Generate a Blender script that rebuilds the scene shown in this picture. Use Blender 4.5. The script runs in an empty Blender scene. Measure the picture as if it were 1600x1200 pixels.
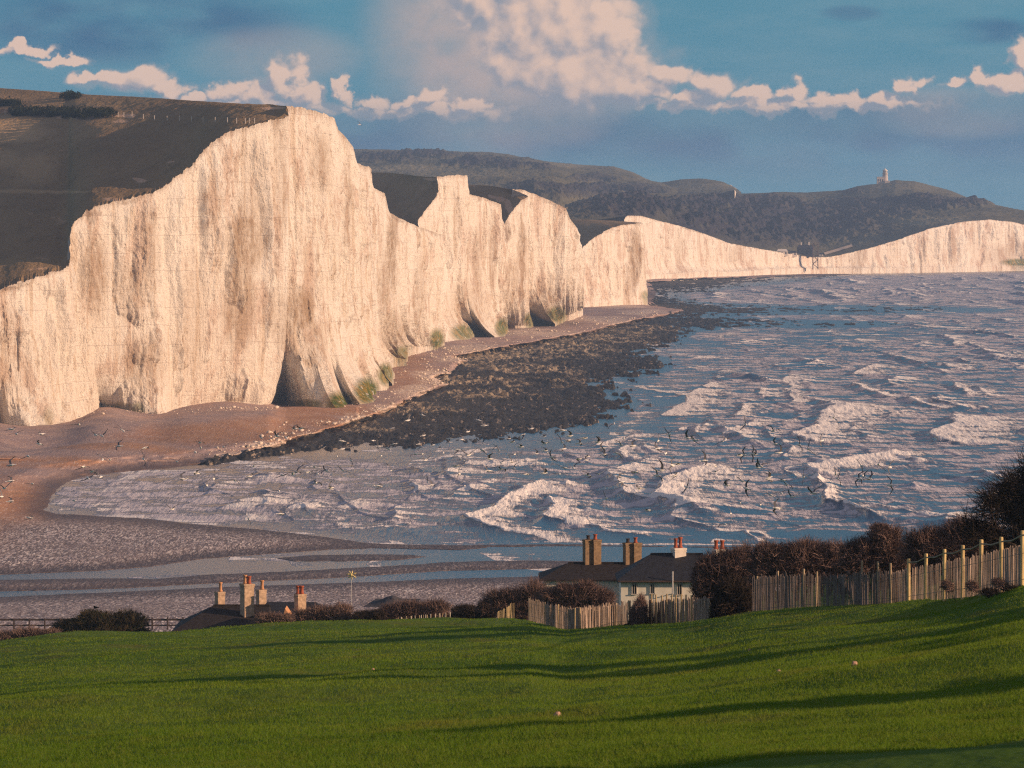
import bpy, math, random
import numpy as np
from mathutils import Vector

random.seed(7)
RNG = np.random.default_rng(11)
SC = bpy.context.scene
COL = SC.collection
R = math.radians

# ------------------------------------------------------------------ camera geometry
H = 52.0            # eye height above the sea
F = 8075.0          # focal length in pixels of the 1600 wide photograph
TH = math.atan(283.0 / F)
CT, ST = math.cos(TH), math.sin(TH)
SUN_AZ = Vector((0.96, -0.28, 0)).normalized()
SUN_EL = R(14.0)

def ray(px, py):
    a = (np.asarray(px, float) - 800.0) / F
    b = (600.0 - np.asarray(py, float)) / F
    dy = CT + b * ST
    return a / dy, (-ST + b * CT) / dy

def P(px, py, d):
    ux, uz = ray(px, py)
    d = np.asarray(d, float)
    return np.stack([ux * d, d + 0 * ux, H + uz * d], -1)

def depth_at(py, z):
    return (z - H) / ray(800.0, py)[1]

def V(px, py, d):
    p = P(px, py, d)
    return Vector((float(p[0]), float(p[1]), float(p[2])))

# ------------------------------------------------------------------ numpy noise
def _h(ix, iy, iz, seed):
    h = (ix.astype(np.uint32) * np.uint32(374761393) + iy.astype(np.uint32) * np.uint32(668265263)
         + iz.astype(np.uint32) * np.uint32(2147483647 & 1274126177) + np.uint32(seed * 7919 + 13))
    h = (h ^ (h >> np.uint32(13))) * np.uint32(1274126177)
    h = h ^ (h >> np.uint32(16))
    return (h & np.uint32(0xFFFF)).astype(np.float32) / 32767.5 - 1.0

def vnoise(x, y, z=None, seed=0):
    x = np.asarray(x, np.float64); y = np.asarray(y, np.float64)
    z = np.zeros_like(x) if z is None else np.asarray(z, np.float64)
    fx, fy, fz = np.floor(x), np.floor(y), np.floor(z)
    ix, iy, iz = fx.astype(np.int64), fy.astype(np.int64), fz.astype(np.int64)
    tx, ty, tz = [(t * t * t * (t * (t * 6 - 15) + 10)).astype(np.float32) for t in (x - fx, y - fy, z - fz)]
    r = 0
    flat = not np.any(z)
    for k in ((0,) if flat else (0, 1)):
        c00 = _h(ix, iy, iz + k, seed); c10 = _h(ix + 1, iy, iz + k, seed)
        c01 = _h(ix, iy + 1, iz + k, seed); c11 = _h(ix + 1, iy + 1, iz + k, seed)
        a = c00 + (c10 - c00) * tx
        b = c01 + (c11 - c01) * tx
        v = a + (b - a) * ty
        r = v if flat else (v * (1 - tz) if k == 0 else r + v * tz)
    return r

def fbm(x, y, z=None, octv=4, seed=0, gain=0.5):
    s = 0; a = 1.0; f = 1.0; n = 0
    for o in range(octv):
        s = s + a * vnoise(x * f + 17.3 * o, y * f - 9.1 * o, None if z is None else z * f + 3.7 * o, seed + o)
        n += a; a *= gain; f *= 2.03
    return s / n

def sstep(a, b, x):
    t = np.clip((x - a) / (b - a), 0, 1)
    return t * t * (3 - 2 * t)

def poly_sd(px, py, poly, sy=4.0):
    """signed distance in stretched pixels, positive inside"""
    poly = np.asarray(poly, float) * (1, sy)
    X, Y = px.ravel(), py.ravel() * sy
    best = np.full(X.shape, 1e18); ins = np.zeros(X.shape, bool)
    n = len(poly)
    for i in range(n):
        x0, y0 = poly[i]; x1, y1 = poly[(i + 1) % n]
        dx, dy = x1 - x0, y1 - y0
        t = np.clip(((X - x0) * dx + (Y - y0) * dy) / (dx * dx + dy * dy + 1e-9), 0, 1)
        best = np.minimum(best, (X - x0 - t * dx) ** 2 + (Y - y0 - t * dy) ** 2)
        c = (y0 > Y) != (y1 > Y)
        if dy != 0:
            ins ^= c & (X < x0 + (Y - y0) * dx / dy)
    d = np.sqrt(best)
    return np.where(ins, d, -d).reshape(px.shape)

# ------------------------------------------------------------------ mesh helpers
def link(name, me, mats=None, parent=None):
    o = bpy.data.objects.new(name, me)
    COL.objects.link(o)
    if me is not None and mats is not None:
        for m in (mats if isinstance(mats, (list, tuple)) else [mats]):
            me.materials.append(m)
    if parent is not None:
        o.parent = parent
    return o

def np_mesh(name, verts, faces, attrs=None, smooth=False, mat_idx=None):
    me = bpy.data.meshes.new(name)
    verts = np.ascontiguousarray(verts, np.float32).reshape(-1, 3)
    faces = np.ascontiguousarray(faces, np.int32)
    k = faces.shape[1]
    me.vertices.add(len(verts)); me.vertices.foreach_set('co', verts.ravel())
    me.loops.add(faces.size); me.loops.foreach_set('vertex_index', faces.ravel())
    me.polygons.add(len(faces))
    me.polygons.foreach_set('loop_start', np.arange(0, faces.size, k, dtype=np.int32))
    if smooth:
        me.polygons.foreach_set('use_smooth', np.ones(len(faces), bool))
    if mat_idx is not None:
        me.polygons.foreach_set('material_index', np.ascontiguousarray(mat_idx, np.int32))
    me.update(calc_edges=True)
    for an, av in (attrs or {}).items():
        a = me.attributes.new(an, 'FLOAT', 'POINT')
        a.data.foreach_set('value', np.ascontiguousarray(av, np.float32).ravel())
    return me

def grid_faces(nr, nc):
    i = np.arange(nr * nc).reshape(nr, nc)
    return np.stack([i[:-1, :-1], i[1:, :-1], i[1:, 1:], i[:-1, 1:]], -1).reshape(-1, 4)

def grid_mesh(name, pts, attrs=None, smooth=True):
    nr, nc = pts.shape[:2]
    return np_mesh(name, pts, grid_faces(nr, nc), attrs, smooth)

def tag(o, label=None, cat=None, group=None, kind=None):
    if label: o['label'] = label
    if cat: o['category'] = cat
    if group: o['group'] = group
    if kind: o['kind'] = kind
    return o

def empty(name, loc, rz=0.0):
    o = bpy.data.objects.new(name, None); COL.objects.link(o)
    o.location = loc; o.rotation_euler = (0, 0, rz); o.empty_display_size = 0.3
    return o

class MB:
    def __init__(s): s.v = []; s.f = []; s.m = []
    def add(s, vs, fs, mi=0):
        b = len(s.v); s.v += [tuple(p) for p in vs]
        s.f += [tuple(b + i for i in f) for f in fs]; s.m += [mi] * len(fs)
        return s
    def box(s, c, d, rz=0.0, mi=0, taper=1.0):
        cx, cy, cz = c; a, b, h = d[0] / 2, d[1] / 2, d[2] / 2
        cs, sn = math.cos(rz), math.sin(rz); vs = []
        for zz, k in ((-h, 1.0), (h, taper)):
            for x, y in ((-a, -b), (a, -b), (a, b), (-a, b)):
                x *= k; y *= k
                vs.append((cx + x * cs - y * sn, cy + x * sn + y * cs, cz + zz))
        return s.add(vs, [(3, 2, 1, 0), (4, 5, 6, 7), (0, 1, 5, 4), (1, 2, 6, 5), (2, 3, 7, 6), (3, 0, 4, 7)], mi)
    def tube(s, p0, p1, r0, r1=None, n=8, mi=0):
        r1 = r0 if r1 is None else r1
        p0, p1 = Vector(p0), Vector(p1); d = (p1 - p0).normalized()
        a = d.orthogonal().normalized(); b = d.cross(a); vs = []
        for p, r in ((p0, r0), (p1, r1)):
            for i in range(n):
                t = 2 * math.pi * i / n
                vs.append(p + (a * math.cos(t) + b * math.sin(t)) * r)
        fs = [(i, (i + 1) % n, n + (i + 1) % n, n + i) for i in range(n)]
        fs += [tuple(range(n - 1, -1, -1)), tuple(range(n, 2 * n))]
        return s.add(vs, fs, mi)
    def lathe(s, prof, c=(0, 0, 0), n=12, mi=0):
        vs = []; fs = []; k = len(prof)
        for r, z in prof:
            for i in range(n):
                t = 2 * math.pi * i / n
                vs.append((c[0] + r * math.cos(t), c[1] + r * math.sin(t), c[2] + z))
        for j in range(k - 1):
            for i in range(n):
                fs.append((j * n + i, j * n + (i + 1) % n, (j + 1) * n + (i + 1) % n, (j + 1) * n + i))
        fs += [tuple(range(n - 1, -1, -1)), tuple(range((k - 1) * n, k * n))]
        return s.add(vs, fs, mi)
    def build(s, name, mats, parent=None, smooth=False):
        me = bpy.data.meshes.new(name); me.from_pydata(s.v, [], s.f); me.update()
        me.polygons.foreach_set('material_index', s.m)
        if smooth: me.polygons.foreach_set('use_smooth', [True] * len(s.f))
        return link(name, me, mats, parent)

# ------------------------------------------------------------------ node helper
class NT:
    def __init__(s, tree): s.t = tree; tree.nodes.clear()
    def n(s, typ, **kw):
        nd = s.t.nodes.new(typ)
        for k, v in kw.items(): setattr(nd, k, v)
        return nd
    def put(s, sock, v):
        if hasattr(v, 'node'): s.t.links.new(v, sock)
        elif v is not None:
            if sock.type == 'RGBA' and len(v) == 3: v = (*v, 1)
            sock.default_value = v
    def m(s, op, a, b=None, c=None, clamp=False):
        nd = s.n('ShaderNodeMath', operation=op, use_clamp=clamp)
        for i, v in enumerate((a, b, c)):
            if v is not None: s.put(nd.inputs[i], v)
        return nd.outputs[0]
    def add(s, a, b): return s.m('ADD', a, b)
    def mul(s, a, b): return s.m('MULTIPLY', a, b)
    def ss(s, lo, hi, x):
        nd = s.n('ShaderNodeMapRange', interpolation_type='SMOOTHSTEP')
        s.put(nd.inputs[0], x); s.put(nd.inputs[1], lo); s.put(nd.inputs[2], hi)
        return nd.outputs[0]
    def mix(s, f, a, b, blend='MIX'):
        nd = s.n('ShaderNodeMix', data_type='RGBA', blend_type=blend)
        s.put(nd.inputs[0], f); s.put(nd.inputs[6], a); s.put(nd.inputs[7], b)
        return nd.outputs[2]
    def vec(s, x, y, z):
        nd = s.n('ShaderNodeCombineXYZ')
        for i, v in enumerate((x, y, z)): s.put(nd.inputs[i], v)
        return nd.outputs[0]
    def sep(s, v):
        nd = s.n('ShaderNodeSeparateXYZ'); s.put(nd.inputs[0], v); return nd.outputs
    def scale(s, v, k):
        nd = s.n('ShaderNodeVectorMath', operation='MULTIPLY'); s.put(nd.inputs[0], v); s.put(nd.inputs[1], k)
        return nd.outputs[0]
    def noise(s, v, sc, det=4.0, rough=0.55, dist=0.0):
        nd = s.n('ShaderNodeTexNoise'); s.put(nd.inputs['Vector'], v)
        nd.inputs['Scale'].default_value = sc; nd.inputs['Detail'].default_value = det
        nd.inputs['Roughness'].default_value = rough; nd.inputs['Distortion'].default_value = dist
        return nd.outputs[0]
    def voro(s, v, sc, feature='F1', out=0, rnd=1.0):
        nd = s.n('ShaderNodeTexVoronoi', feature=feature); s.put(nd.inputs['Vector'], v)
        nd.inputs['Scale'].default_value = sc; nd.inputs['Randomness'].default_value = rnd
        return nd.outputs[out]
    def attr(s, name):
        return s.n('ShaderNodeAttribute', attribute_name=name).outputs['Fac']
    def pos(s): return s.n('ShaderNodeNewGeometry').outputs['Position']
    def obj(s): return s.n('ShaderNodeTexCoord').outputs['Object']
    def ramp(s, f, stops):
        nd = s.n('ShaderNodeValToRGB'); s.put(nd.inputs[0], f); e = nd.color_ramp.elements
        while len(e) < len(stops): e.new(0.5)
        for el, (p, c) in zip(e, stops): el.position = p; el.color = (*c, 1)
        return nd.outputs[0]
    def bump(s, h, strength=0.5, dist=0.1):
        nd = s.n('ShaderNodeBump'); s.put(nd.inputs['Height'], h)
        nd.inputs['Strength'].default_value = strength; nd.inputs['Distance'].default_value = dist
        return nd.outputs[0]
    def bsdf(s, col, rough=0.9, spec=0.2, normal=None, **kw):
        nd = s.n('ShaderNodeBsdfPrincipled')
        s.put(nd.inputs['Base Color'], col); s.put(nd.inputs['Roughness'], rough)
        s.put(nd.inputs['Specular IOR Level'], spec)
        if normal is not None: s.put(nd.inputs['Normal'], normal)
        for k, v in kw.items(): s.put(nd.inputs[k.replace('_', ' ')], v)
        out = s.n('ShaderNodeOutputMaterial'); s.t.links.new(nd.outputs[0], out.inputs[0])
        return nd

def mat(name):
    m = bpy.data.materials.new(name); m.use_nodes = True
    return m, NT(m.node_tree)

def lin(r, g, b):
    return tuple(((c / 255 + 0.055) / 1.055) ** 2.4 if c > 10 else c / 255 / 12.92 for c in (r, g, b))

def simple(name, col, var=0.25, sc=3.0, rough=0.9, spec=0.2, stretch=(1, 1, 1)):
    m, t = mat(name)
    f = t.noise(t.scale(t.obj(), stretch), sc, 5)
    a = tuple(c * (1 - var) for c in col); b = tuple(min(1, c * (1 + var)) for c in col)
    t.bsdf(t.ramp(f, [(0.3, a), (0.7, b)]), rough, spec, t.bump(f, 0.3, 0.02))
    return m
# ------------------------------------------------------------------ render settings, camera, light
SC.view_settings.view_transform = 'Standard'; SC.view_settings.look = 'None'
SC.view_settings.exposure = 0.3; SC.view_settings.gamma = 1.0
SC.cycles.use_denoising = False; SC.cycles.filter_width = 1.2; SC.cycles.adaptive_threshold = 0.015
SC.cycles.max_bounces = 5; SC.cycles.diffuse_bounces = 2; SC.cycles.glossy_bounces = 2
SC.cycles.volume_bounces = 1; SC.cycles.transparent_max_bounces = 8
SC.cycles.caustics_reflective = False; SC.cycles.caustics_refractive = False
SC.cycles.sample_clamp_indirect = 4.0

cam = bpy.data.cameras.new('camera'); cam_o = bpy.data.objects.new('camera', cam); COL.objects.link(cam_o)
cam.sensor_width = 36.0; cam.lens = 36.0 * F / 1600.0
cam.clip_start = 0.5; cam.clip_end = 60000
cam_o.location = (0, 0, H); cam_o.rotation_euler = (math.pi / 2 - TH, 0, 0)
cam.dof.use_dof = True; cam.dof.focus_distance = 900; cam.dof.aperture_fstop = 11
SC.camera = cam_o

sun_dir = Vector((SUN_AZ.x * math.cos(SUN_EL), SUN_AZ.y * math.cos(SUN_EL), math.sin(SUN_EL)))
sl = bpy.data.lights.new('sun', 'SUN'); sl.energy = 4.8; sl.angle = R(0.5); sl.color = (1.0, 0.64, 0.40)
so = bpy.data.objects.new('sun', sl); COL.objects.link(so)
so.rotation_euler = sun_dir.to_track_quat('Z', 'Y').to_euler(); so.location = (300, -100, 200)

# ------------------------------------------------------------------ world: clear sky and a bank of cumulus
w = bpy.data.worlds.new('World'); SC.world = w; w.use_nodes = True
w.cycles.sampling_method = 'MANUAL'; w.cycles.sample_map_resolution = 512
t = NT(w.node_tree)
dv = t.n('ShaderNodeTexCoord').outputs['Generated']
x, y, z = t.sep(dv)
az = t.m('ARCTAN2', x, y)
el = t.m('ARCSINE', t.m('MAXIMUM', t.m('MINIMUM', z, 0.9999), -0.9999))
# the band we look into lies within three degrees of the horizon: sample the clear sky a little higher up
sky = t.n('ShaderNodeTexSky', sky_type='NISHITA'); sky.sun_disc = False
sky.sun_elevation = SUN_EL; sky.sun_rotation = math.atan2(SUN_AZ.x, SUN_AZ.y)
sky.air_density = 1.0; sky.dust_density = 0.6; sky.ozone_density = 2.5; sky.altitude = 50
zz = t.add(t.m('ABSOLUTE', z), 0.22)
t.put(sky.inputs[0], t.vec(x, y, zz))
clear = t.mix(1.0, sky.outputs[0], (0.70, 1.0, 1.05), 'MULTIPLY')
U = t.mul(az, 100.0); W = t.mul(el, 100.0)             # 1 unit = 0.01 rad = 80.75 px of the photograph
def cu(px, py): return ((px - 800) / 80.75, (317 - py) / 80.75)
q0 = t.vec(U, W, 0.0)
nlo = t.noise(t.scale(q0, (0.6, 1.5, 1)), 0.5, 4, 0.5)
fn = t.noise(t.scale(q0, (1, 1.2, 1)), 1.1, 7, 0.6, 0.4)
# px, py, rx, ry of the heads and shoulders of the cumulus bank
blobs = [(205,128,74,20),(265,140,34,14),(150,118,40,9),(30,80,64,8),(95,96,50,8),(445,118,34,34),(480,146,36,18),(410,150,40,20),(350,145,42,18),(300,158,40,10),(540,140,13,22),(590,156,34,12),(640,158,22,12),(672,150,28,18),(742,160,30,14),
 (905,112,145,74),(865,45,150,95),(790,-10,120,80),(850,90,120,75),(650,172,170,11),(1200,168,250,10),(370,166,160,12),(940,70,60,50),(980,140,80,28),(1045,118,46,22),(1112,134,42,28),(1075,158,44,12),(1180,152,45,16),(1240,144,22,20),(1300,156,60,12),(1382,158,28,15),(1440,128,28,12),(1412,136,18,12),
 (1535,120,20,18),(1592,92,20,30),(1570,128,40,16),(1500,135,20,8)]
def density(U, W):
    q = t.vec(U, W, 0.0)
    nw = t.n('ShaderNodeTexNoise'); t.put(nw.inputs['Vector'], q); nw.inputs['Scale'].default_value = 1.9; nw.inputs['Detail'].default_value = 5; nw.inputs['Roughness'].default_value = 0.52
    wx, wy, _ = t.sep(nw.outputs['Color'])
    Uw = t.add(U, t.mul(t.m('SUBTRACT', wx, .5), 1.15)); Ww = t.add(W, t.mul(t.m('SUBTRACT', wy, .5), 0.80))
    D = None
    for bx, by, rx, ry in blobs:
        cx, cy = cu(bx, by)
        ex = t.mul(t.m('SUBTRACT', Uw, cx), 80.75 / rx); ey = t.mul(t.m('SUBTRACT', Ww, cy), 80.75 / ry)
        dd = t.m('SUBTRACT', 1.0, t.add(t.mul(ex, ex), t.mul(ey, ey)))
        D = dd if D is None else t.m('SMOOTH_MAX', D, dd, 0.35)
    D = t.mul(t.m('MINIMUM', t.m('MAXIMUM', D, -1.6), 0.9), 1.7)
    qv = t.vec(t.add(U, t.mul(t.m('SUBTRACT', wy, .5), 0.35)), t.add(W, t.mul(t.m('SUBTRACT', wx, .5), 0.35)), 0.0)
    def billow(sc, sm):
        v = t.n('ShaderNodeTexVoronoi', feature='SMOOTH_F1'); t.put(v.inputs['Vector'], qv); v.inputs['Scale'].default_value = sc; v.inputs['Smoothness'].default_value = sm
        return t.m('SUBTRACT', 0.45, v.outputs[0])
    return t.add(D, t.add(t.mul(billow(2.4, .35), 0.75), t.mul(billow(5.5, .4), 0.30)))
dens = density(U, W)
dlit = density(t.add(U, 0.20), t.add(W, 0.18))
# crisp heads, melting feet
foot = t.ss(cu(0, 128)[1], cu(0, 180)[1], W)
cum = t.mul(t.ss(t.m('SUBTRACT', -0.10, t.mul(foot, 0.45)), t.add(0.90, t.mul(foot, 0.35)), dens), t.m('SUBTRACT', 1.0, t.mul(t.ss(cu(0, 150)[1], cu(0, 205)[1], W), 0.85)))
# soft veils: the left of the big cloud, the dull band under the bank and grey shreds above
def soft(px, py, rx, ry):
    cx, cy = cu(px, py)
    ex = t.mul(t.m('SUBTRACT', U, cx), 80.75 / rx); ey = t.mul(t.m('SUBTRACT', W, cy), 80.75 / ry)
    return t.ss(0.0, 1.0, t.m('SUBTRACT', 1.0, t.add(t.mul(ex, ex), t.mul(ey, ey))))
veil = t.m('MAXIMUM', t.m('MAXIMUM', t.mul(soft(770, 50, 230, 230), 1.25), t.mul(soft(850, 190, 130, 50), 0.6)), t.m('MAXIMUM', t.mul(soft(440, 90, 170, 60), 0.5), t.mul(soft(1500, 175, 170, 50), 0.7)))
veil = t.mul(veil, t.ss(0.15, 0.62, t.add(t.mul(fn, 0.5), t.mul(nlo, 0.5))))
band = t.m('MULTIPLY', t.ss(cu(0, 300)[1], cu(0, 215)[1], W), t.ss(cu(0, 140)[1], cu(0, 185)[1], W))
dark = t.m('MAXIMUM', t.mul(band, 0.9), t.m('MAXIMUM', soft(200, 40, 330, 75), t.m('MAXIMUM', t.mul(soft(1540, 50, 90, 26), .9), t.mul(soft(1330, 22, 60, 16), 0.6))))
dark = t.mul(dark, t.ss(0.30, 0.62, nlo))
tex = t.ss(0.34, 0.7, t.noise(t.scale(q0, (0.35, 1.6, 1)), 1.2, 6, 0.6))
k = 10.0 * 2 ** -0.3     # Background strength is 0.1, exposure 0.3
def kc(r, g, b): return tuple(c * k for c in lin(r, g, b))
base = t.mix(0.8, clear, kc(77, 138, 157))
base = t.mix(t.mul(tex, 0.35), base, kc(120, 154, 168))
base = t.mix(t.mul(dark, 0.9), base, kc(54, 96, 134))
base = t.mix(t.mul(veil, 0.72), base, kc(196, 172, 165))
bank = t.mul(t.ss(cu(0, 230)[1], cu(0, 185)[1], W), t.ss(cu(0, 140)[1], cu(0, 172)[1], t.add(W, t.mul(t.m('SUBTRACT', fn, .5), 1.0))))
base = t.mix(t.mul(bank, 0.5), base, kc(90, 132, 154))
shade = t.ss(0.0, 1.0, t.add(t.add(0.20, t.mul(t.m('SUBTRACT', dens, dlit), 0.65)), t.add(t.mul(t.ss(cu(0, 182)[1], cu(0, 120)[1], W), 0.42), t.mul(t.m('SUBTRACT', fn, .5), 1.5))))
ccol = t.mix(shade, kc(140, 148, 162), kc(238, 202, 180))
halo = t.mul(t.ss(-1.1, 0.7, dens), t.m('SUBTRACT', 1.0, t.mul(t.ss(cu(0, 150)[1], cu(0, 215)[1], W), 0.7)))
base = t.mix(t.mul(halo, 0.42), base, kc(186, 172, 168))
base = t.mix(t.mul(cum, 0.90), base, ccol)
# only a low band carries the painted-in weather; higher up it melts into the clear sky
hi = t.ss(0.10, 0.25, el)
# unseen broken cloud added behind and above us, warm grey to neutralise the ambient light
upn = t.ss(0.36, 0.62, t.noise(dv, 2.2, 6, 0.6))
ucl = t.mix(t.ss(.4, .6, t.noise(dv, 6.0, 4, .6)), kc(150, 138, 140), kc(200, 168, 150))
cl_ = t.mul(upn, t.add(0.30, t.mul(t.ss(-0.5, 0.6, t.mul(y, -1.0)), 0.6)))
upper = t.mix(cl_, clear, ucl)
final = t.mix(hi, base, upper)
bg = t.n('ShaderNodeBackground'); t.put(bg.inputs[0], final); bg.inputs[1].default_value = 0.1
out = t.n('ShaderNodeOutputWorld'); t.t.links.new(bg.outputs[0], out.inputs[0])

# ------------------------------------------------------------------ terrain materials
def chalk_material():
    m, t = mat('chalk')
    p = t.pos(); px_, py_, pz = t.sep(p)
    big = t.noise(t.scale(p, (1, 1, 0.35)), 0.05, 4)
    streak = t.noise(t.scale(p, (1, 1, 0.06)), 0.33, 6, 0.66)
    fine = t.noise(t.scale(p, (1, 1, 0.55)), 0.9, 7, 0.74)
    blot = t.noise(t.scale(p, (1, 1, 0.45)), 0.11, 7, 0.70)
    speck = t.noise(t.scale(p, (1, 1, 0.6)), 1.8, 4, 0.75); bed = t.noise(t.scale(p, (.25, .25, 2.2)), 0.8, 5, .65)
    col = t.mix(t.ss(0.35, 0.7, big), (0.87, 0.80, 0.70), (0.91, 0.865, 0.785))
    col = t.mix(t.mul(t.ss(0.53, 0.63, streak), 0.55), col, (0.62, 0.475, 0.33))
    col = t.mix(t.mul(t.ss(0.50, 0.62, blot), 0.62), col, (0.62, 0.45, 0.34))
    col = t.mix(t.mul(t.ss(0.54, 0.66, bed), 0.10), col, (0.60, 0.46, 0.37))
    rough_ = t.ss(0.44, 0.60, t.add(t.mul(blot, .6), t.mul(streak, .4)))
    col = t.mix(t.mul(t.ss(0.52, 0.64, fine), t.add(.05, t.mul(rough_, .75))), col, (0.36, 0.25, 0.18))
    col = t.mix(t.mul(t.ss(0.60, 0.70, speck), t.mul(rough_, .6)), col, (0.30, 0.21, 0.15))
    st = t.mul(t.attr('stain'), t.ss(0.30, 0.60, t.add(t.mul(fine, .45), t.add(t.mul(blot, .3), t.mul(streak, .25)))))
    col = t.mix(t.mul(st, 0.9), col, (0.40, 0.28, 0.17))
    # flint bands: thin dark broken lines lying almost level
    lev = t.add(pz, t.add(t.mul(py_, 0.012), t.mul(t.noise(p, 0.05, 4), 2.2)))
    fr = t.m('FRACT', t.mul(lev, 1 / 4.3)); fr2 = t.m('FRACT', t.mul(lev, 1 / 2.05))
    l1 = t.mul(t.m('LESS_THAN', fr, 0.036), t.ss(0.44, 0.54, t.noise(t.scale(p, (1, 1, 3)), 0.045, 3)))
    l2 = t.mul(t.m('LESS_THAN', fr2, 0.05), t.ss(0.55, 0.66, t.noise(t.scale(p, (1, 1, 2)), 0.25, 4)))
    col = t.mix(t.mul(t.m('MAXIMUM', l1, t.mul(l2, 0.25)), 0.33), col, (0.28, 0.21, 0.18))
    al = t.mul(t.attr('algae'), t.ss(0.30, 0.44, t.noise(t.scale(p, (1, 1, 0.35)), 0.7, 5, .65)))
    acol = t.mix(t.ss(0.4, 0.65, t.noise(t.scale(p, (1, 1, .4)), 0.35, 3)), (0.075, 0.125, 0.018), (0.34, 0.24, 0.05))
    col = t.mix(al, col, acol)
    soil = t.mul(t.attr('soil'), t.ss(0.34, 0.56, t.add(t.mul(blot, .4), t.mul(fine, .6))))
    col = t.mix(t.mul(soil, 0.85), col, (0.26, 0.17, 0.10))
    h = t.add(t.mul(fine, 1.0), t.add(t.mul(streak, 0.35), t.add(t.mul(blot, .8), t.mul(bed, 0.15))))
    t.bsdf(col, 0.95, 0.1, t.bump(h, 1.0, 1.3))
    return m
M_CHALK = chalk_material()

def down_material(name, a, b, c, scr=(0.03, 0.026, 0.03), sc=0.02):
    """cropped downland turf with scrub where the 'scrub' attribute says so and trodden chalk where 'bare' does"""
    m, t = mat(name); p = t.pos()
    n1 = t.noise(t.scale(p, (1, 0.5, 1)), sc, 5, .6); n2 = t.noise(t.scale(p, (1, .35, 1)), sc * 9, 5, .65)
    n3 = t.noise(t.scale(p, (1, .5, 1)), sc * 40, 4, .7)
    col = t.mix(t.ss(0.35, 0.68, n1), a, b)
    col = t.mix(t.mul(t.ss(0.45, 0.7, n2), 0.6), col, c)
    col = t.mix(t.mul(t.ss(0.55, 0.8, n3), 0.5), col, tuple(x * 0.5 for x in a))
    col = t.mix(t.mul(t.attr('field'), 0.75), col, tuple(x * 1.8 + 0.01 for x in b))
    s_ = t.mul(t.attr('scrub'), t.ss(0.30, 0.5, t.add(t.mul(n2, .5), t.mul(n3, .5))))
    col = t.mix(t.mul(s_, 0.9), col, t.mix(t.ss(.4, .65, n3), scr, tuple(x * 1.8 for x in scr)))
    bare = t.ss(0.25, 0.6, t.add(t.mul(t.attr('bare'), 1.3), t.mul(t.m('SUBTRACT', n3, .6), 1.2)))
    col = t.mix(t.mul(bare, t.mul(t.ss(0.02, 0.35, t.attr('bare')), .8)), col, (0.66, 0.45, 0.30))
    h = t.add(n2, t.mul(n3, .6))
    t.bsdf(col, 1.0, 0.05, t.bump(h, 0.6, 1.2))
    return m
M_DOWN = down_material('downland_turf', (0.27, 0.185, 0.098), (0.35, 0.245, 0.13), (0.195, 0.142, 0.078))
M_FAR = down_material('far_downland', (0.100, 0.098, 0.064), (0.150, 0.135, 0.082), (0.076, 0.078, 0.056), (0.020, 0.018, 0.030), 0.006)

# ------------------------------------------------------------------ chalk cliffs
STAINS = [(385,375,42,62,1.0),(395,330,35,50,.6),(372,470,30,90,.8),(150,430,28,80,.75),(205,450,30,60,.6),(235,400,20,90,.5),(225,570,40,60,.7),(470,480,24,40,1.0),(440,500,30,60,.6),(490,540,25,60,.45),
 (500,250,22,60,.6),(503,235,14,30,.8),(612,390,12,70,1.0),(600,450,14,60,.7),(545,320,8,90,.6),(655,460,14,80,.5),(615,520,26,40,.7),(745,420,9,90,.6),(712,350,8,60,.5),(770,400,10,80,.6),
 (730,480,40,50,.5),(816,400,9,80,.9),(800,450,14,60,.7),(845,470,30,35,.5),(992,400,10,70,1.0),(985,440,14,40,.6),(430,190,8,40,.6),(440,280,14,120,.45),(330,330,20,60,.4),(400,260,26,60,.4),(20,560,40,90,.3),(300,500,26,120,.35),
 (1440,390,6,40,.6),(1490,385,7,40,.7),(1560,400,30,18,.5),(1590,395,20,30,.7),(1345,405,14,16,.7),(1335,408,8,14,.7),(1150,400,20,20,.5),(1060,390,10,40,.4)]
ALGAE = [(530,632,26,24,1.0),(573,612,24,26,1.0),(603,585,16,22,.9),(632,552,24,14,.8),(683,530,14,20,.9),(725,520,26,16,.8),(785,512,14,18,.9),(830,500,16,14,.9),(870,492,20,16,.9),(480,632,30,10,.8),(190,636,18,10,.5),(215,640,14,14,.6),(75,652,10,20,.3),(1008,462,8,10,.6),(1590,410,30,7,.9)]

def patches(px, py, lst):
    r = np.zeros_like(px)
    for cx, cy, rx, ry, k in lst:
        r = np.maximum(r, k * np.clip(1.35 * (1 - ((px - cx) / rx) ** 2 - ((py - cy) / ry) ** 2), 0, 1))
    return r

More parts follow.
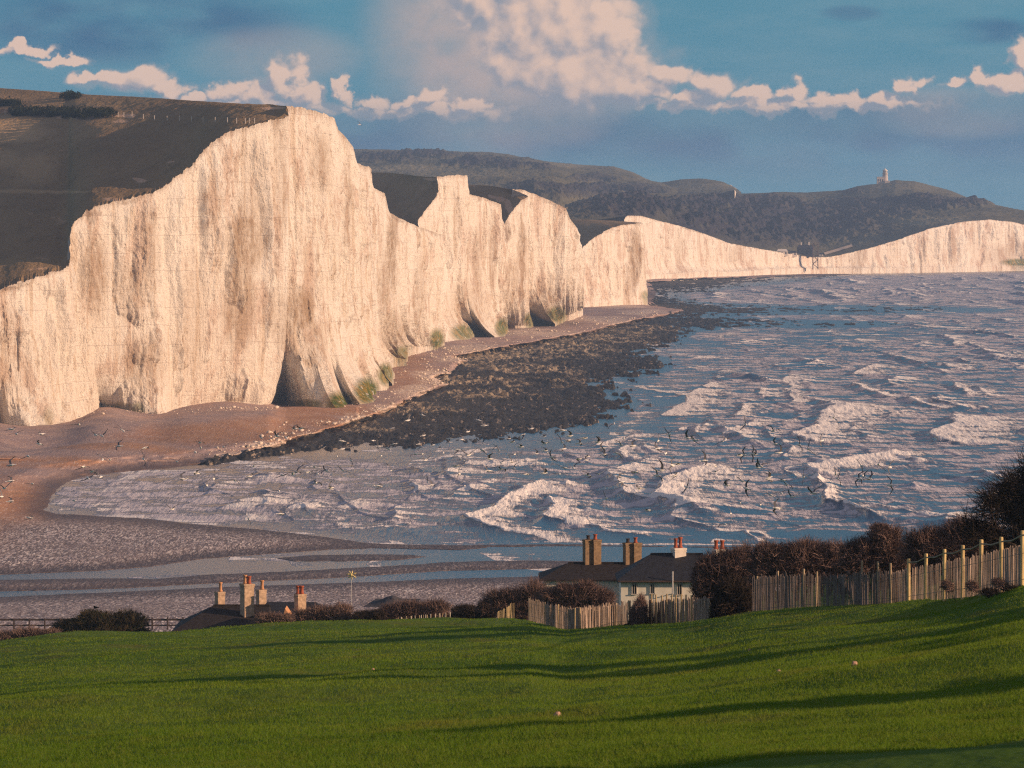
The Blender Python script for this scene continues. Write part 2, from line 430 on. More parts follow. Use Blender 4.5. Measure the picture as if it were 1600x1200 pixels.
def cliff(label, ctrl, nu, nv, zb, amp, seed, prof=8.0, soil=None, mixd=0.5, ownw=0.0):
    bd = np.array([r[5] if len(r) > 5 else np.nan for r in ctrl], float); c = np.array([r[:5] for r in ctrl], float)          # pxt pyt dt pxb pyb (depth of the foot)
    seg = np.hypot(np.diff(c[:, 0]), np.diff(c[:, 1]) * 0.4) + np.hypot(np.diff(c[:, 3]), np.diff(c[:, 4]) * 0.7) + 1.0
    s = np.concatenate([[0], np.cumsum(seg)]); S = np.linspace(0, s[-1], nu)
    I = [np.interp(S, s, c[:, k]) for k in range(5)]
    fwd = np.clip(np.gradient(I[0], S), -.02, .02) > 0.004
    kf = max(9, nu // 40) | 1; fwd = np.convolve(np.pad(fwd.astype(float), kf // 2, mode='edge'), np.ones(kf) / kf, 'valid') ** 2
    rag = fbm(S * 0.11, S * 0, octv=4, seed=seed + 50)
    rag2 = fbm(S * 0.5, S * 0 + 5, octv=3, seed=seed + 51)
    dsc = 1300.0 / I[2]
    top = P(I[0] + 2.0 * rag * dsc, I[1] + (2.4 * rag + 0.7 * rag2) * dsc, I[2])
    own = depth_at(c[:, 4], zb); bdep = np.where(np.isnan(bd), own * (1 - mixd) + (c[:, 2] - 10) * mixd, own * ownw + bd * (1 - ownw))
    base = P(I[3] + 1.2 * rag2 * dsc, I[4], np.interp(S, s, bdep))
    zbv = base[:, 2].copy()
    # smoothed outward direction along the cliff
    mid = base * 0.35 + top * 0.65
    tg = np.gradient(mid[:, :2], axis=0)
    kk = max(3, nu // 60) | 1
    ker = np.ones(kk) / kk
    tg = np.stack([np.convolve(np.pad(tg[:, i], kk // 2, mode='edge'), ker, 'valid') for i in (0, 1)], -1)
    nrm = np.stack([tg[:, 1], -tg[:, 0]], -1); nrm /= np.linalg.norm(nrm, axis=1, keepdims=True) + 1e-9
    gen = (nrm * fwd[:, None]).sum(0); gen /= np.linalg.norm(gen)
    nrm = np.where((nrm @ gen)[:, None] < .45, gen[None], nrm)
    arc = np.concatenate([[0], np.cumsum(np.linalg.norm(np.diff(mid[:, :2], axis=0), axis=1))])
    tt = np.linspace(0, 1, nv)
    f = tt ** prof * 0.9 + tt * 0.1
    pts = np.empty((nv + 1, nu, 3))
    zt = top[:, 2][None] + (zbv - top[:, 2])[None] * tt[:, None]
    for i in (0, 1):
        pts[:nv, :, i] = top[:, i][None] + (base[:, i] - top[:, i])[None] * f[:, None]
    pts[:nv, :, 2] = zt
    A = np.broadcast_to(arc[None], zt.shape)
    # ribs, flutes and fallen scars in the face
    wob = 3.0 * fbm(A * 0.03, zt * 0.05, octv=2, seed=seed)
    rib = 1 - np.abs(fbm((A + wob) * 0.085, zt * 0.012, octv=3, seed=seed + 1)) * 2.2
    flu = 1 - np.abs(fbm((A + wob) * 0.22, zt * 0.03, octv=3, seed=seed + 2)) * 2.0
    fin = fbm(A * 0.35, zt * 0.20, octv=5, seed=seed + 3, gain=.62)
    scar = np.clip(fbm(A * 0.035, zt * 0.06, octv=3, seed=seed + 4) - 0.12, 0, 1) * 4
    led = np.abs(((zt + 0.8 * fbm(A * .05, zt * 0, octv=2, seed=seed + 5)) / 4.3) % 1 - 0.5) * 0.5
    fade = sstep(0.0, 0.10, tt)[:, None] * (1 - 0.6 * sstep(0.93, 1, tt))[:, None] * fwd[None]
    disp = amp * fade * (2.7 * rib + 1.1 * flu + 1.0 * fin - 1.9 * scar + 0.5 * led - 1.7)
    disp = np.maximum(disp, -0.45)
    pts[:nv, :, 0] += nrm[:, 0][None] * disp; pts[:nv, :, 1] += nrm[:, 1][None] * disp
    pts[nv] = pts[nv - 1]; pts[nv, :, 2] -= 7.0
    # stain coordinates: where on the face (kept with the mesh)
    d_ = pts[..., 1]
    qx = 800 + F * pts[..., 0] / d_; qy = 317 + F * (H - pts[..., 2]) / d_
    jx = qx + 6 * fbm(qx * .05, qy * .03, octv=3, seed=3); jy = qy + 14 * fbm(qx * .05 + 9, qy * .03, octv=3, seed=4)
    st = patches(jx, jy, STAINS); al = patches(qx, qy, ALGAE)
    so_ = np.zeros_like(qx)
    if soil is not None: so_ = patches(jx, jy, soil)
    rim = np.zeros_like(qx); rim[:nv] = 0.55 * (1 - sstep(0.0, 0.03, tt))[:, None]
    so_ = np.maximum(so_, rim)
    o = link('cliff', grid_mesh('cliff', pts, {'stain': st, 'algae': al, 'soil': so_}, smooth=True), M_CHALK)
    tag(o, label, 'cliff', kind='structure')
    return top, s, S

A_CTRL = [(-70,485,1130,-70,655),(0,453,1155,0,657),(35,440,1160,45,667),(108,417,1180,100,664),(109,390,1186,115,655),(110,368,1192,126,652),(116,345,1196,137,645),(147,322,1202,160,632),(196,311,1210,200,640),(241,301,1216,245,646),
 (256,290,1222,260,645),(274,277,1226,275,636),(297,261,1232,300,632),(315,236,1236,320,630),(350,208,1242,352,626),(402,194,1252,402,630),(451,180,1264,419,631),(450,173,1267,429,630,1284),(448.5,166,1270,438,629,1285),(452,165.6,1274,474,634,1276),
 (456,166,1279,498,638),(472,168,1283,514,641),(480,170,1286,530,645),(487,172,1290,543,645),(494,173,1294,542,634),(505,177,1300,548,628),(514,181,1306,566,635),(523,185,1316,583,634),(527,201,1330,583,618),(540,214,1345,586,606),(553,231,1365,602,605),
 (555,255,1390,606,592),(567,258,1410,616,600),(579,262,1440,614,585),(581,276,1460,602,563),(578,290,1490,620,558),(602,303,1530,637,561),(607,331,1580,636,542),(621,339,1620,652,541),(648,352,1690,668,541),(676,362,1760,683,543),(690,366,1790,693,536)]
B_CTRL = [(640,366,1810,668,534),(655,356,1830,676,532),(653,345,1840,680,531),(668,322,1855,684,532),(680,309,1865,690,535),(685,299,1876,705,533),(684,288,1884,718,531),(683,276.5,1889,734,529),(705,274,1897,744,519),(725,274,1908,757,521),
 (731,275,1912,763,523),(732,303,1920,775,526),(755,309,1945,791,525),(782,319,1965,793,513),(784,340,1980,792,508),(784,372,1995,788,505)]
A_CTRL = [r + (r[2] - 9,) if i <= 16 else r for i, r in enumerate(A_CTRL)]
C_CTRL = [(780,385,1990,782,506),(786,368,1995,788,506),(789,350,2000,794,507),(797,333,2010,803,508),(814,313,2030,817,509),(826,307,2045,830,509),(815,302,2050,836,502),(800,296,2054,841,501),(815,296,2056,852,503),(840,305,2066,869,506),(865,316,2076,874,499),(885,326,2080,885,493),
 (890,341,2100,894,490),(903,358,2130,904,486),(906,380,2160,908,484),(909,400,2180,911,482)]
D_CTRL = [(900,410,2470,900,470),(905,402,2480,906,470),(912,385,2490,915,471),(925,374,2500,930,470),(950,358,2520,952,470),(975,351,2540,974,469),(998,349,2560,997,469),(1003,348,2575,1010,468),(1005,350,2650,1009,462)]
E_CTRL = [(975,342,3282,985,437),(980,337.5,3305,992,436),(1000,337,3370,1007,433),(1030,345,3430,1040,429),(1060,352,3470,1075,426),(1100,365,3520,1105,424),(1140,380,3580,1150,425),(1200,391,3680,1205,420),(1270,402,3760,1272,419),(1300,401,3780,1300,419),(1345,391,3800,1345,419),
 (1400,376,3830,1400,419),(1450,358,3860,1450,418),(1500,347,3890,1500,418),(1545,343,3920,1545,417),(1585,347,3950,1585,416),(1600,351,3960,1610,415),(1680,343,4000,1680,414)]
D_CTRL = [r + (r[2] - 6,) for r in D_CTRL]; E_CTRL = [r + (r[2] - 6,) for r in E_CTRL]
SOIL_A = [(95,345,22,22,1.0),(100,375,14,20,1.0),(70,412,40,10,.9),(130,330,30,10,.9),(185,312,40,7,.8),(255,278,12,16,.8),(20,450,30,8,.7),(143,335,10,16,.6)]
TOP_A = cliff('tallest and nearest white chalk cliff, rising from the shingle beach on the left to a brown grassy top', A_CTRL, 1500, 420, 2.0, 0.85, 1, soil=SOIL_A, ownw=.25)
TOP_B = cliff('second white chalk cliff with a square notched top just beyond the tallest one', B_CTRL, 700, 300, 2.0, 0.8, 20)
TOP_C = cliff('third white chalk cliff with a sloping shoulder and a dark gully on its left edge', C_CTRL, 560, 260, 2.0, 0.8, 40, soil=[(790,350,9,26,1),(787,312,14,8,1),(792,335,8,14,1)])
TOP_D = cliff('low white chalk headland beyond the third cliff, ending in a vertical grey corner', D_CTRL, 460, 200, 2.0, 0.8, 60)
TOP_E = cliff('long distant white chalk cliff dipping to the gap and rising again at the right edge', E_CTRL, 1100, 150, 2.5, 0.9, 80)

# ------------------------------------------------------------------ downland above the cliffs
def hill(label, top, i0, i1, sky, nv, material, seed, rough=0.3, bulge=0.0, masks=None, scrub_h=0.0, back=(300, -40), pre=()):
    """turf sheet from the cliff's top line (control points i0..i1) up to the skyline; one skyline point per control point"""
    if isinstance(top, tuple):
        line, cs, S = top
        sel = (S >= cs[i0]) & (S <= cs[i1])
        E = line[sel]; Sk = S[sel]; k = np.array(sky, float)
        K = P(*[np.interp(Sk, cs[i0:i1 + 1], k[:, i]) for i in range(3)])
        if pre:
            q = np.array(pre, float); nn = 30; u = np.linspace(0, 1, nn)
            pe = P(*[np.interp(u, np.linspace(0, 1, len(q)), q[:, i]) for i in range(3)])
            pk = P(*[np.interp(u, np.linspace(0, 1, len(q)), q[:, i]) for i in range(3, 6)])
            E = np.concatenate([pe, E]); K = np.concatenate([pk, K])
    else:
        e = np.array(top, float); k = np.array(sky, float); S = np.linspace(0, 1, i0)
        pxs = e[0, 0] + (e[-1, 0] - e[0, 0]) * S
        E = P(pxs, *[np.interp(pxs, e[:, 0], e[:, i]) for i in (1, 2)])
        pks = k[0, 0] + (k[-1, 0] - k[0, 0]) * S
        K = P(pks, *[np.interp(pks, k[:, 0], k[:, i]) for i in (1, 2)])
    E = E.copy(); E[:, 2] += 0.05
    tt = np.linspace(0, 1, nv)[:, None, None]
    nn = len(E); kw = max(3, nn // (10 if nn > 400 else 40)) | 1; ker = np.hanning(kw + 2)[1:-1]; ker /= ker.sum()
    def smooth(q): return np.stack([np.convolve(np.pad(q[:, i], kw // 2, mode='reflect', reflect_type='odd'), ker, 'valid') for i in range(3)], -1)
    Es = smooth(E)
    pts = Es[None] * (1 - tt) + K[None] * tt + (E - Es)[None] * (1 - sstep(0, 0.025, tt))
    wide = sstep(6, 90, np.linalg.norm(K - E, axis=1))[None]
    pts[..., 2] += bulge * np.sin(math.pi * tt[..., 0]) * wide
    n1 = fbm(pts[..., 0] * .03, pts[..., 1] * .015, octv=4, seed=seed); n2 = fbm(pts[..., 0] * .25, pts[..., 1] * .1, octv=4, seed=seed + 1, gain=.6)
    ed = sstep(0, 0.06, tt[..., 0]) * (1 - 0.7 * sstep(0.9, 1, tt[..., 0])) * wide
    pts[..., 2] += rough * (1.6 * n1 + 0.6 * n2) * ed
    at = {kk: np.zeros(pts.shape[:2]) for kk in ('scrub', 'field', 'bare')}
    if masks:
        d_ = pts[..., 1]; qx = 800 + F * pts[..., 0] / d_; qy = 317 + F * (H - pts[..., 2]) / d_
        jx = qx + 14 * fbm(qx * .03, qy * .08, octv=4, seed=seed + 5); jy = qy + 5 * fbm(qx * .03 + 40, qy * .08, octv=4, seed=seed + 6)
        for kk, lst in masks.items(): at[kk] = patches(jx, jy, lst)
        if scrub_h:
            sn = fbm(pts[..., 0] * .11, pts[..., 1] * .02, octv=3, seed=seed + 9, gain=.7)
            pts[..., 2] += at['scrub'] * scrub_h * np.clip(0.6 + 1.5 * sn, 0, 2) * ed
    bk = pts[-1:].copy(); bk[..., 1] += back[0]; bk[..., 0] *= (1 + back[0] / pts[-1:, :, 1]); bk[..., 2] += back[1]
    pts = np.concatenate([pts, bk], 0)
    at = {kk: np.concatenate([v, v[-1:]], 0) for kk, v in at.items()}
    o = link('hill', grid_mesh('hill', pts, at, True), material)
    tag(o, label, 'hill', kind='structure')
    return pts


SKY_A = []
for px_, py_, d_, *_ in A_CTRL[:19]:
    sx = min(px_, 404) if px_ > 404 else px_
    SKY_A.append((sx, np.interp(sx, [-70, 0, 40, 100, 200, 300, 404], [133, 137, 140, 145, 150, 157, 163]), np.interp(sx, [-70, 0, 100, 200, 300, 404], [1640, 1600, 1560, 1500, 1415, 1325])))
SKY_A[16] = (412, 163.3, 1316); SKY_A[17] = (430, 164.2, 1296); SKY_A[18] = (446.5, 165.6, 1274)
PTS_A = hill('broad brown turf hill above the tallest cliff', TOP_A, 0, 18, SKY_A, 260, M_DOWN, 101, 0.5, 2.0,
     masks={'scrub': [(40,176,70,6,.9),(90,178,60,8,1),(140,180,40,6,.8),(110,153,14,3,.9),(10,168,30,5,.5)],
            'field': [(20,205,70,22,.8),(52,262,46,32,.45),(5,250,30,20,.4),(10,300,120,4,.5),(100,299,60,3,.7)],
            'bare': [(428,168,20,3.5,.9),(194,180,18,4,1.0),(187,189,13,3,.9),(224,281,12,4,1.0),(100,235,14,3,.35),(265,254,14,2.5,.5),(50,334,20,2,.35),(92,345,13,14,.35),(66,420,30,5,.4),(180,313,40,4,.5),(70,402,18,3,.4),(103,186,10,2,.5)]})
hill('small dark turf slope on top of the second cliff', TOP_B, 0, 7, [(545,268,2150),(562,268,2130),(580,269,2120),(602,269.5,2080),(622,271,2030),(648,274,1960),(665,276,1925),(681,276.6,1892)], 90, M_DOWN, 111, 0.35, 1.0, masks={'bare': [(676,280,12,4,.9),(666,278,9,2.5,.8)]},
     pre=[(560,375,1800,420,268,2200),(610,372,1800,500,268,2180),(638,367,1808,544,268,2150)])
hill('narrow turf slope behind the gully of the third cliff', TOP_C, 0, 7, [(700,288,2200),(712,288,2195),(728,289,2190),(742,289,2180),(762,290,2150),(782,293,2100),(792,295,2072),(800,295.6,2056)], 70, M_DOWN, 121, 0.35, 0.6,
     masks={'bare': [(783,310,12,7,1.0),(770,306,12,3,.7),(797,322,8,16,.8),(806,303,10,2,.4)]}, pre=[(690,390,1990,600,290,2230),(735,388,1990,660,288,2220),(779,386,1990,699,288,2200)])
hill('dark turf slope on top of the low headland', TOP_D, 0, 7, [(868,342,2800),(876,342,2790),(886,342.5,2780),(900,343,2760),(925,343.5,2730),(955,344.5,2690),(982,346.5,2630),(1002,348,2580)], 70, M_DOWN, 131, 0.2, 0.0,
     pre=[(850,430,2450,800,340,2850),(880,425,2460,840,340,2820),(899,411,2470,867,341,2800)])
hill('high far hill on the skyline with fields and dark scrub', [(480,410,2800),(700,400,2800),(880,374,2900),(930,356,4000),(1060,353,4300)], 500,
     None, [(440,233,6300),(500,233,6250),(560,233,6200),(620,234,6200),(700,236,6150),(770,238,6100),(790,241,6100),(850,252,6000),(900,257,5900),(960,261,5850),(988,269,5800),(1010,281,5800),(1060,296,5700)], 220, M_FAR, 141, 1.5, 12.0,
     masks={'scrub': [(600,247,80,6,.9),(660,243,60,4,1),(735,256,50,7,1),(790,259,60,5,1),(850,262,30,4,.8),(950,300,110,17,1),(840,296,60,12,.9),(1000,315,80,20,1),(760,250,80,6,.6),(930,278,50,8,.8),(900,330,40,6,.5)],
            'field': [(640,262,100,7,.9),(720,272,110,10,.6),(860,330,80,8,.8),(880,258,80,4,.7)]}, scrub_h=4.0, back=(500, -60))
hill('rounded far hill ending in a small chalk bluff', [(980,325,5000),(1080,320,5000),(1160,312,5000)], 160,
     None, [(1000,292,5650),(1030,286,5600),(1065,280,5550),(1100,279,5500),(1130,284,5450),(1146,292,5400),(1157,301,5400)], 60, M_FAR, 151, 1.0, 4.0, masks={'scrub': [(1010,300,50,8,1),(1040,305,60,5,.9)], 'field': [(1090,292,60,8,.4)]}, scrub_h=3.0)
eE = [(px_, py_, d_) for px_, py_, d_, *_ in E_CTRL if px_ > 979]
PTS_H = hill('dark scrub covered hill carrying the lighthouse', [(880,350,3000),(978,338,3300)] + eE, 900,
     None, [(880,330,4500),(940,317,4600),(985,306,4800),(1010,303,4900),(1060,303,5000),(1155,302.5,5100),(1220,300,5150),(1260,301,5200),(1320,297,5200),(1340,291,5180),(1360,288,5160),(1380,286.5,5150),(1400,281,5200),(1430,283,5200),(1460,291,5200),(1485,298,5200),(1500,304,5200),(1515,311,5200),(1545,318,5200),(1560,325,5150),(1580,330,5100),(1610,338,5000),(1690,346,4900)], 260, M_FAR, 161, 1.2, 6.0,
     masks={'scrub': [(1000,325,130,22,1),(1150,325,170,22,1),(1250,350,160,36,1),(1130,350,120,28,1),(1340,330,110,22,.9),(1420,318,120,12,1),(1500,318,60,10,.9),(1200,375,110,14,.8),(1330,300,20,3,.9)],
            'field': [(1420,292,70,9,.35),(1460,345,90,8,.9),(1370,325,70,4,.8),(1330,372,60,8,.6)], 'bare': [(1426,281.5,9,1.5,.9),(1312,389,22,2.5,.0)]}, scrub_h=4.5, back=(600, -80))
# the small bluff of the rounded hill
cliff('tiny far chalk bluff at the end of the rounded hill', [(1141,288.5,5412,1148,297),(1147,292,5398,1151,302),(1153,296,5392,1154.5,304.5),(1157.5,300.5,5390,1157.5,305.5)], 60, 30, float(P(1147,304,5390)[2]), 0.4, 95)
# ------------------------------------------------------------------ beach, reef and sea
SEA = [(70,797),(80,772),(100,754),(130,744),(200,737),(260,732),(310,727),(400,718),(470,709),(560,703),(700,697),(770,690),(850,680),(905,672),(950,660),(985,640),(1000,628),(972,615),(955,602),(985,590),(1045,578),(1042,560),(1010,553),(1062,532),(1085,518),(1150,511),(1240,512),(1330,509),(1400,506),(1330,504),(1240,502),(1150,498),(1090,494),(1180,490.5),(1300,489.5),(1450,487),(1560,484.5),
 (1450,481.5),(1300,479.5),(1180,477),(1090,473),(1036,460),(1100,453),(1150,447),(1220,440),(1290,432),(1330,428),(1450,425.5),(1600,421),(1900,418),(1900,862),(1000,853),(870,850),(800,851),(640,851),(560,848),(500,838),(400,827),(300,819),(200,809),(90,803)]
CH1 = [(-120,898),(0,898),(150,892),(230,886),(320,873),(420,866),(520,858.5),(600,856),(700,856),(870,853),(1000,854),(1900,866),(1900,885),(1000,879),(860,876),(760,876.5),(700,878),(620,884),(450,893),(320,898),(240,905),(180,903.5),(0,906),(-120,908)]
CH2 = [(-120,924),(0,924),(200,919),(330,911.5),(520,903),(620,897),(700,892),(860,888),(1000,886),(1300,886),(1300,896),(1000,899),(860,900),(700,904),(560,910),(330,918),(230,923),(0,933),(-120,934)]
BARS = [([(500,838),(560,847),(640,853),(700,854),(760,856),(720,859),(640,858),(560,856),(520,858)], 0.16), ([(430,872),(500,867),(560,866),(640,867),(665,870),(620,875),(540,877),(460,877)], 0.15)]
REEF = [(250,738),(310,724),(345,716),(400,702),(440,692),(500,670),(560,653),(600,641),(640,622),(690,600),(668,590),(700,578),(722,563),(700,556),(760,546),(840,531),(900,521),(960,506),(1020,495),(1060,485),(1010,478),(1018,462),(1005,440),(1100,434),(1240,430),(1320,428),(1900,470),(1900,760),(300,760)]

def shore(px, py):
    """elevation above the sea for a place seen at px,py, with the masks that colour it"""
    wob = 7 * fbm(px * .018, py * .07, octv=4, seed=201) + 3 * fbm(px * .07, py * .3, octv=3, seed=202)
    main = poly_sd(px, py, SEA) + wob * 0.9
    ch = np.maximum(poly_sd(px, py, CH1), poly_sd(px, py, CH2)) + wob * 0.35
    bars = np.full_like(px, -1e3); hb = 0.15
    for b, _ in BARS: bars = np.maximum(bars, poly_sd(px, py, b) + 0.4 * wob)
    sd = np.maximum(main, ch)
    sd = np.where(bars > -6, np.minimum(sd, -bars), sd)
    reef = np.clip((poly_sd(px, py, REEF) + wob) / 26 + 0.4, 0, 1)
    land = -sd
    low = sstep(905, 985, py)
    flat = sstep(785, 830, py)
    z = np.where(land > 0, np.minimum(land * (0.022 * (1 - flat) + 0.009 * flat), (2.0 * (1 - flat) + .7 * flat) + 2.6 * low), np.maximum(land * 0.03, -1.2))
    z = np.where((land > 0) & (py > 935), np.minimum(land * 0.028, 4.6), z)
    rf_ = sstep(.35, .95, reef); z = np.where(land > 0, z * (1 - rf_) - 0.16 * rf_, z)
    # shingle heaped against the foot of the tallest cliff
    k = np.array([(r[3], r[4], .25 * float(depth_at(r[4], 2.0)) + .75 * r[5]) for r in A_CTRL[:17]], float)
    q_ = np.arange(-140, 520.0); pbq = np.interp(q_, k[:, 0], k[:, 1]); zbq = P(q_, pbq, np.interp(q_, k[:, 0], k[:, 2]))[:, 2]
    g_ = np.exp(-np.linspace(-2.5, 2.5, 141) ** 2); g_ /= g_.sum()
    zbq = np.convolve(np.pad(zbq, 70, mode='edge'), g_, 'valid'); pbq = np.convolve(np.pad(pbq, 70, mode='edge'), g_, 'valid')
    pb = np.interp(px, q_, pbq); zb = np.interp(px, q_, zbq)
    hw = (1 - sstep(0, 85, py - pb)) * (1 - sstep(415, 450, px)) * (py < 720)
    z = z * (1 - hw) + zb * hw
    return z, land, reef, main, ch

def shore_pts(px, py, extra=0.0):
    z, land, reef, main, ch = shore(px, py)
    z = z + extra
    d = depth_at(py, z)
    ux, uz = ray(px, py)
    return np.stack([ux * d, d, z], -1), land, reef, main, ch

gx, gy = np.meshgrid(np.arange(-90, 1700, 2.0), np.concatenate([np.arange(405, 560, 0.7), np.arange(560, 1016, 1.0)]))
pts, land, reef, main, ch = shore_pts(gx, gy)
nz = fbm(pts[..., 0] * .06, pts[..., 1] * .02, octv=4, seed=210)
pts[..., 2] += 0.25 * nz * sstep(10, 120, land)
ridge = sstep(60, 160, land) * (gx < 560) * (gy < 800)
pts[..., 2] += ridge * 0.35 * np.sin((gy + 0.06 * gx + 8 * nz) * 0.16)
wet = sstep(70, 6, land + 12 * nz) * (land > -30)
orange = patches(gx + 30 * nz, gy + 6 * nz, [(60,722,140,10,1.0),(180,700,120,9,.9),(330,680,190,18,1.0),(440,668,120,20,1.0),(520,650,110,26,1.0),(620,575,60,40,.8),(30,800,70,60,1.0),(20,840,60,30,1.0),(10,770,60,40,.5)])
pale = patches(gx + 20 * nz, gy + 8 * nz, [(360,712,60,8,1),(430,696,50,9,1),(500,675,50,9,1),(560,656,40,10,1),(615,638,40,12,1),(650,610,34,16,1),(680,588,40,14,1),(705,560,30,10,.8),(740,545,50,8,.8),(840,520,80,7,.7),(940,500,60,6,.8),(1000,487,50,6,.9),(960,475,70,5,.8),(1030,435,60,4,.6)])
shing = sstep(790, 830, gy) * sstep(-60, 90, gx + (gy - 800) * .9 + 20 * nz)
def beach_material():
    m, t = mat('beach'); p = t.pos()
    n1 = t.noise(t.scale(p, (1, .4, 1)), 0.08, 5, .6); n2 = t.noise(t.scale(p, (1, .10, 1)), 1.1, 4, .7); n3 = t.noise(t.scale(p, (1, .10, 1)), 3.5, 3, .7)
    peb = t.voro(t.scale(p, (1, .10, 1)), 5.0, out=1); pb = t.sep(peb)[0]
    bandn = t.noise(t.scale(p, (0.25, .12, 1)), 0.6, 5, .6)
    col = t.mix(t.ss(.35, .65, n1), (0.36, 0.25, 0.22), (0.44, 0.315, 0.27))
    col = t.mix(t.mul(t.ss(.4, .6, bandn), .7), col, (0.27, 0.21, 0.215))
    ora = t.mix(t.ss(.4, .65, bandn), (0.43, 0.235, 0.13), (0.37, 0.20, 0.125))
    col = t.mix(t.mul(t.attr('orange'), t.ss(.3, .52, t.add(t.mul(n1, .5), t.mul(bandn, .5)))), col, ora)
    # shingle: pale and dark pebbles side by side
    sh = t.mix(t.ss(.2, .95, pb), (0.155, 0.13, 0.135), (0.58, 0.49, 0.47))
    sh = t.mix(t.mul(t.m('GREATER_THAN', pb, 0.90), 1.0), sh, (0.80, 0.72, 0.66))
    sh = t.mix(t.mul(t.ss(.42, .62, n1), .40), sh, (0.21, 0.165, 0.16))
    col = t.mix(t.mul(t.attr('shingle'), 0.95), col, sh)
    col = t.mix(t.mul(t.m('SUBTRACT', 1.0, t.attr('shingle')), t.mul(t.m('GREATER_THAN', pb, 0.93), .5)), col, (0.62, 0.5, 0.44))
    col = t.mix(t.mul(t.attr('pale'), t.ss(.42, .55, t.add(t.mul(n2, .6), t.mul(n3, .4)))), col, (0.70, 0.58, 0.48))
    wt = t.attr('wet')
    col = t.mix(t.mul(wt, 0.78), col, (0.055, 0.036, 0.032))
    rough = t.m('SUBTRACT', 0.95, t.mul(wt, 0.35))
    h = t.add(t.mul(n2, .5), t.add(t.mul(n3, .3), t.mul(pb, .35)))
    t.bsdf(col, rough, 0.25, t.bump(h, 0.7, 0.35))
    return m
M_BEACH = beach_material()
o = link('beach', grid_mesh('beach', pts, {'wet': wet, 'orange': orange, 'pale': pale, 'shingle': shing}, True), M_BEACH)
tag(o, 'brown sand and grey pink shingle beach curving below the cliffs', 'beach', kind='structure')

# reef: a low platform of weed-dark boulders bared by the tide
gx, gy = np.meshgrid(np.arange(255, 1500, 1.15), np.concatenate([np.arange(428, 520, 0.5), np.arange(520, 745, 0.62)]))
z, land, reef, main, ch = shore(gx, gy)
d0 = depth_at(gy, z); ux, uz = ray(gx, gy); X = ux * d0
b1 = fbm(X * .50, d0 * .060, octv=3, seed=220, gain=.75); b2 = vnoise(X * .22, d0 * .05, seed=221)
b3 = fbm(X * .045, d0 * .02, octv=3, seed=222)
inn = sstep(0.3, 0.75, reef + .35 * b2)
edge = sstep(-20, 26, land - 6 + 26 * b2 + 34 * b1)
thinf = 1 - .55 * sstep(1080, 1200, gx)
hgt = thinf * (0.10 + 1.5 * np.clip(b1 + .25, 0, 2) * (0.55 + .45 * b2) + 0.35 * b3 + 0.2) * inn * edge - 0.9 * (1 - inn * edge)
far = sstep(520, 470, gy)
pz = np.maximum(z, -0.1) * 0.6 + hgt * (1 - .35 * far)
dd = depth_at(gy, np.maximum(z, -0.1) * 0.6 + 0.15)
pts = np.stack([ux * dd, dd, pz], -1)
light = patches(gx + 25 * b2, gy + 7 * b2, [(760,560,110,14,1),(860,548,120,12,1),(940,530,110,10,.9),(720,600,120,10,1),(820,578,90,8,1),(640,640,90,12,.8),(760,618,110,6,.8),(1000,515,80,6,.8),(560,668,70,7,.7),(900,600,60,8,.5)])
def reef_material():
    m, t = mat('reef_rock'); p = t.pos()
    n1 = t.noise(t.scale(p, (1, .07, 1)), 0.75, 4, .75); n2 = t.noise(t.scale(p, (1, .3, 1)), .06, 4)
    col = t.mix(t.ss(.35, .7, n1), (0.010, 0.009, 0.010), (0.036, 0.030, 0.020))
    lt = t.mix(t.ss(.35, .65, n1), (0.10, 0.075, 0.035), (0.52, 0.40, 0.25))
    col = t.mix(t.mul(t.attr('light'), t.ss(.46, .53, t.add(t.mul(n1, .8), t.mul(n2, .2)))), col, lt)  # sunlit spots on the boulders put into the rock colour
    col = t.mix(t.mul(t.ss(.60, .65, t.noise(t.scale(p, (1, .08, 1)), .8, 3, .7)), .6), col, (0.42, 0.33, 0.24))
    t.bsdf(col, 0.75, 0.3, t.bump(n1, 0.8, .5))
    return m
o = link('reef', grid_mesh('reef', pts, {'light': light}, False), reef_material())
tag(o, 'dark weedy boulder reef bared by the tide between beach and surf', 'reef', kind='structure')

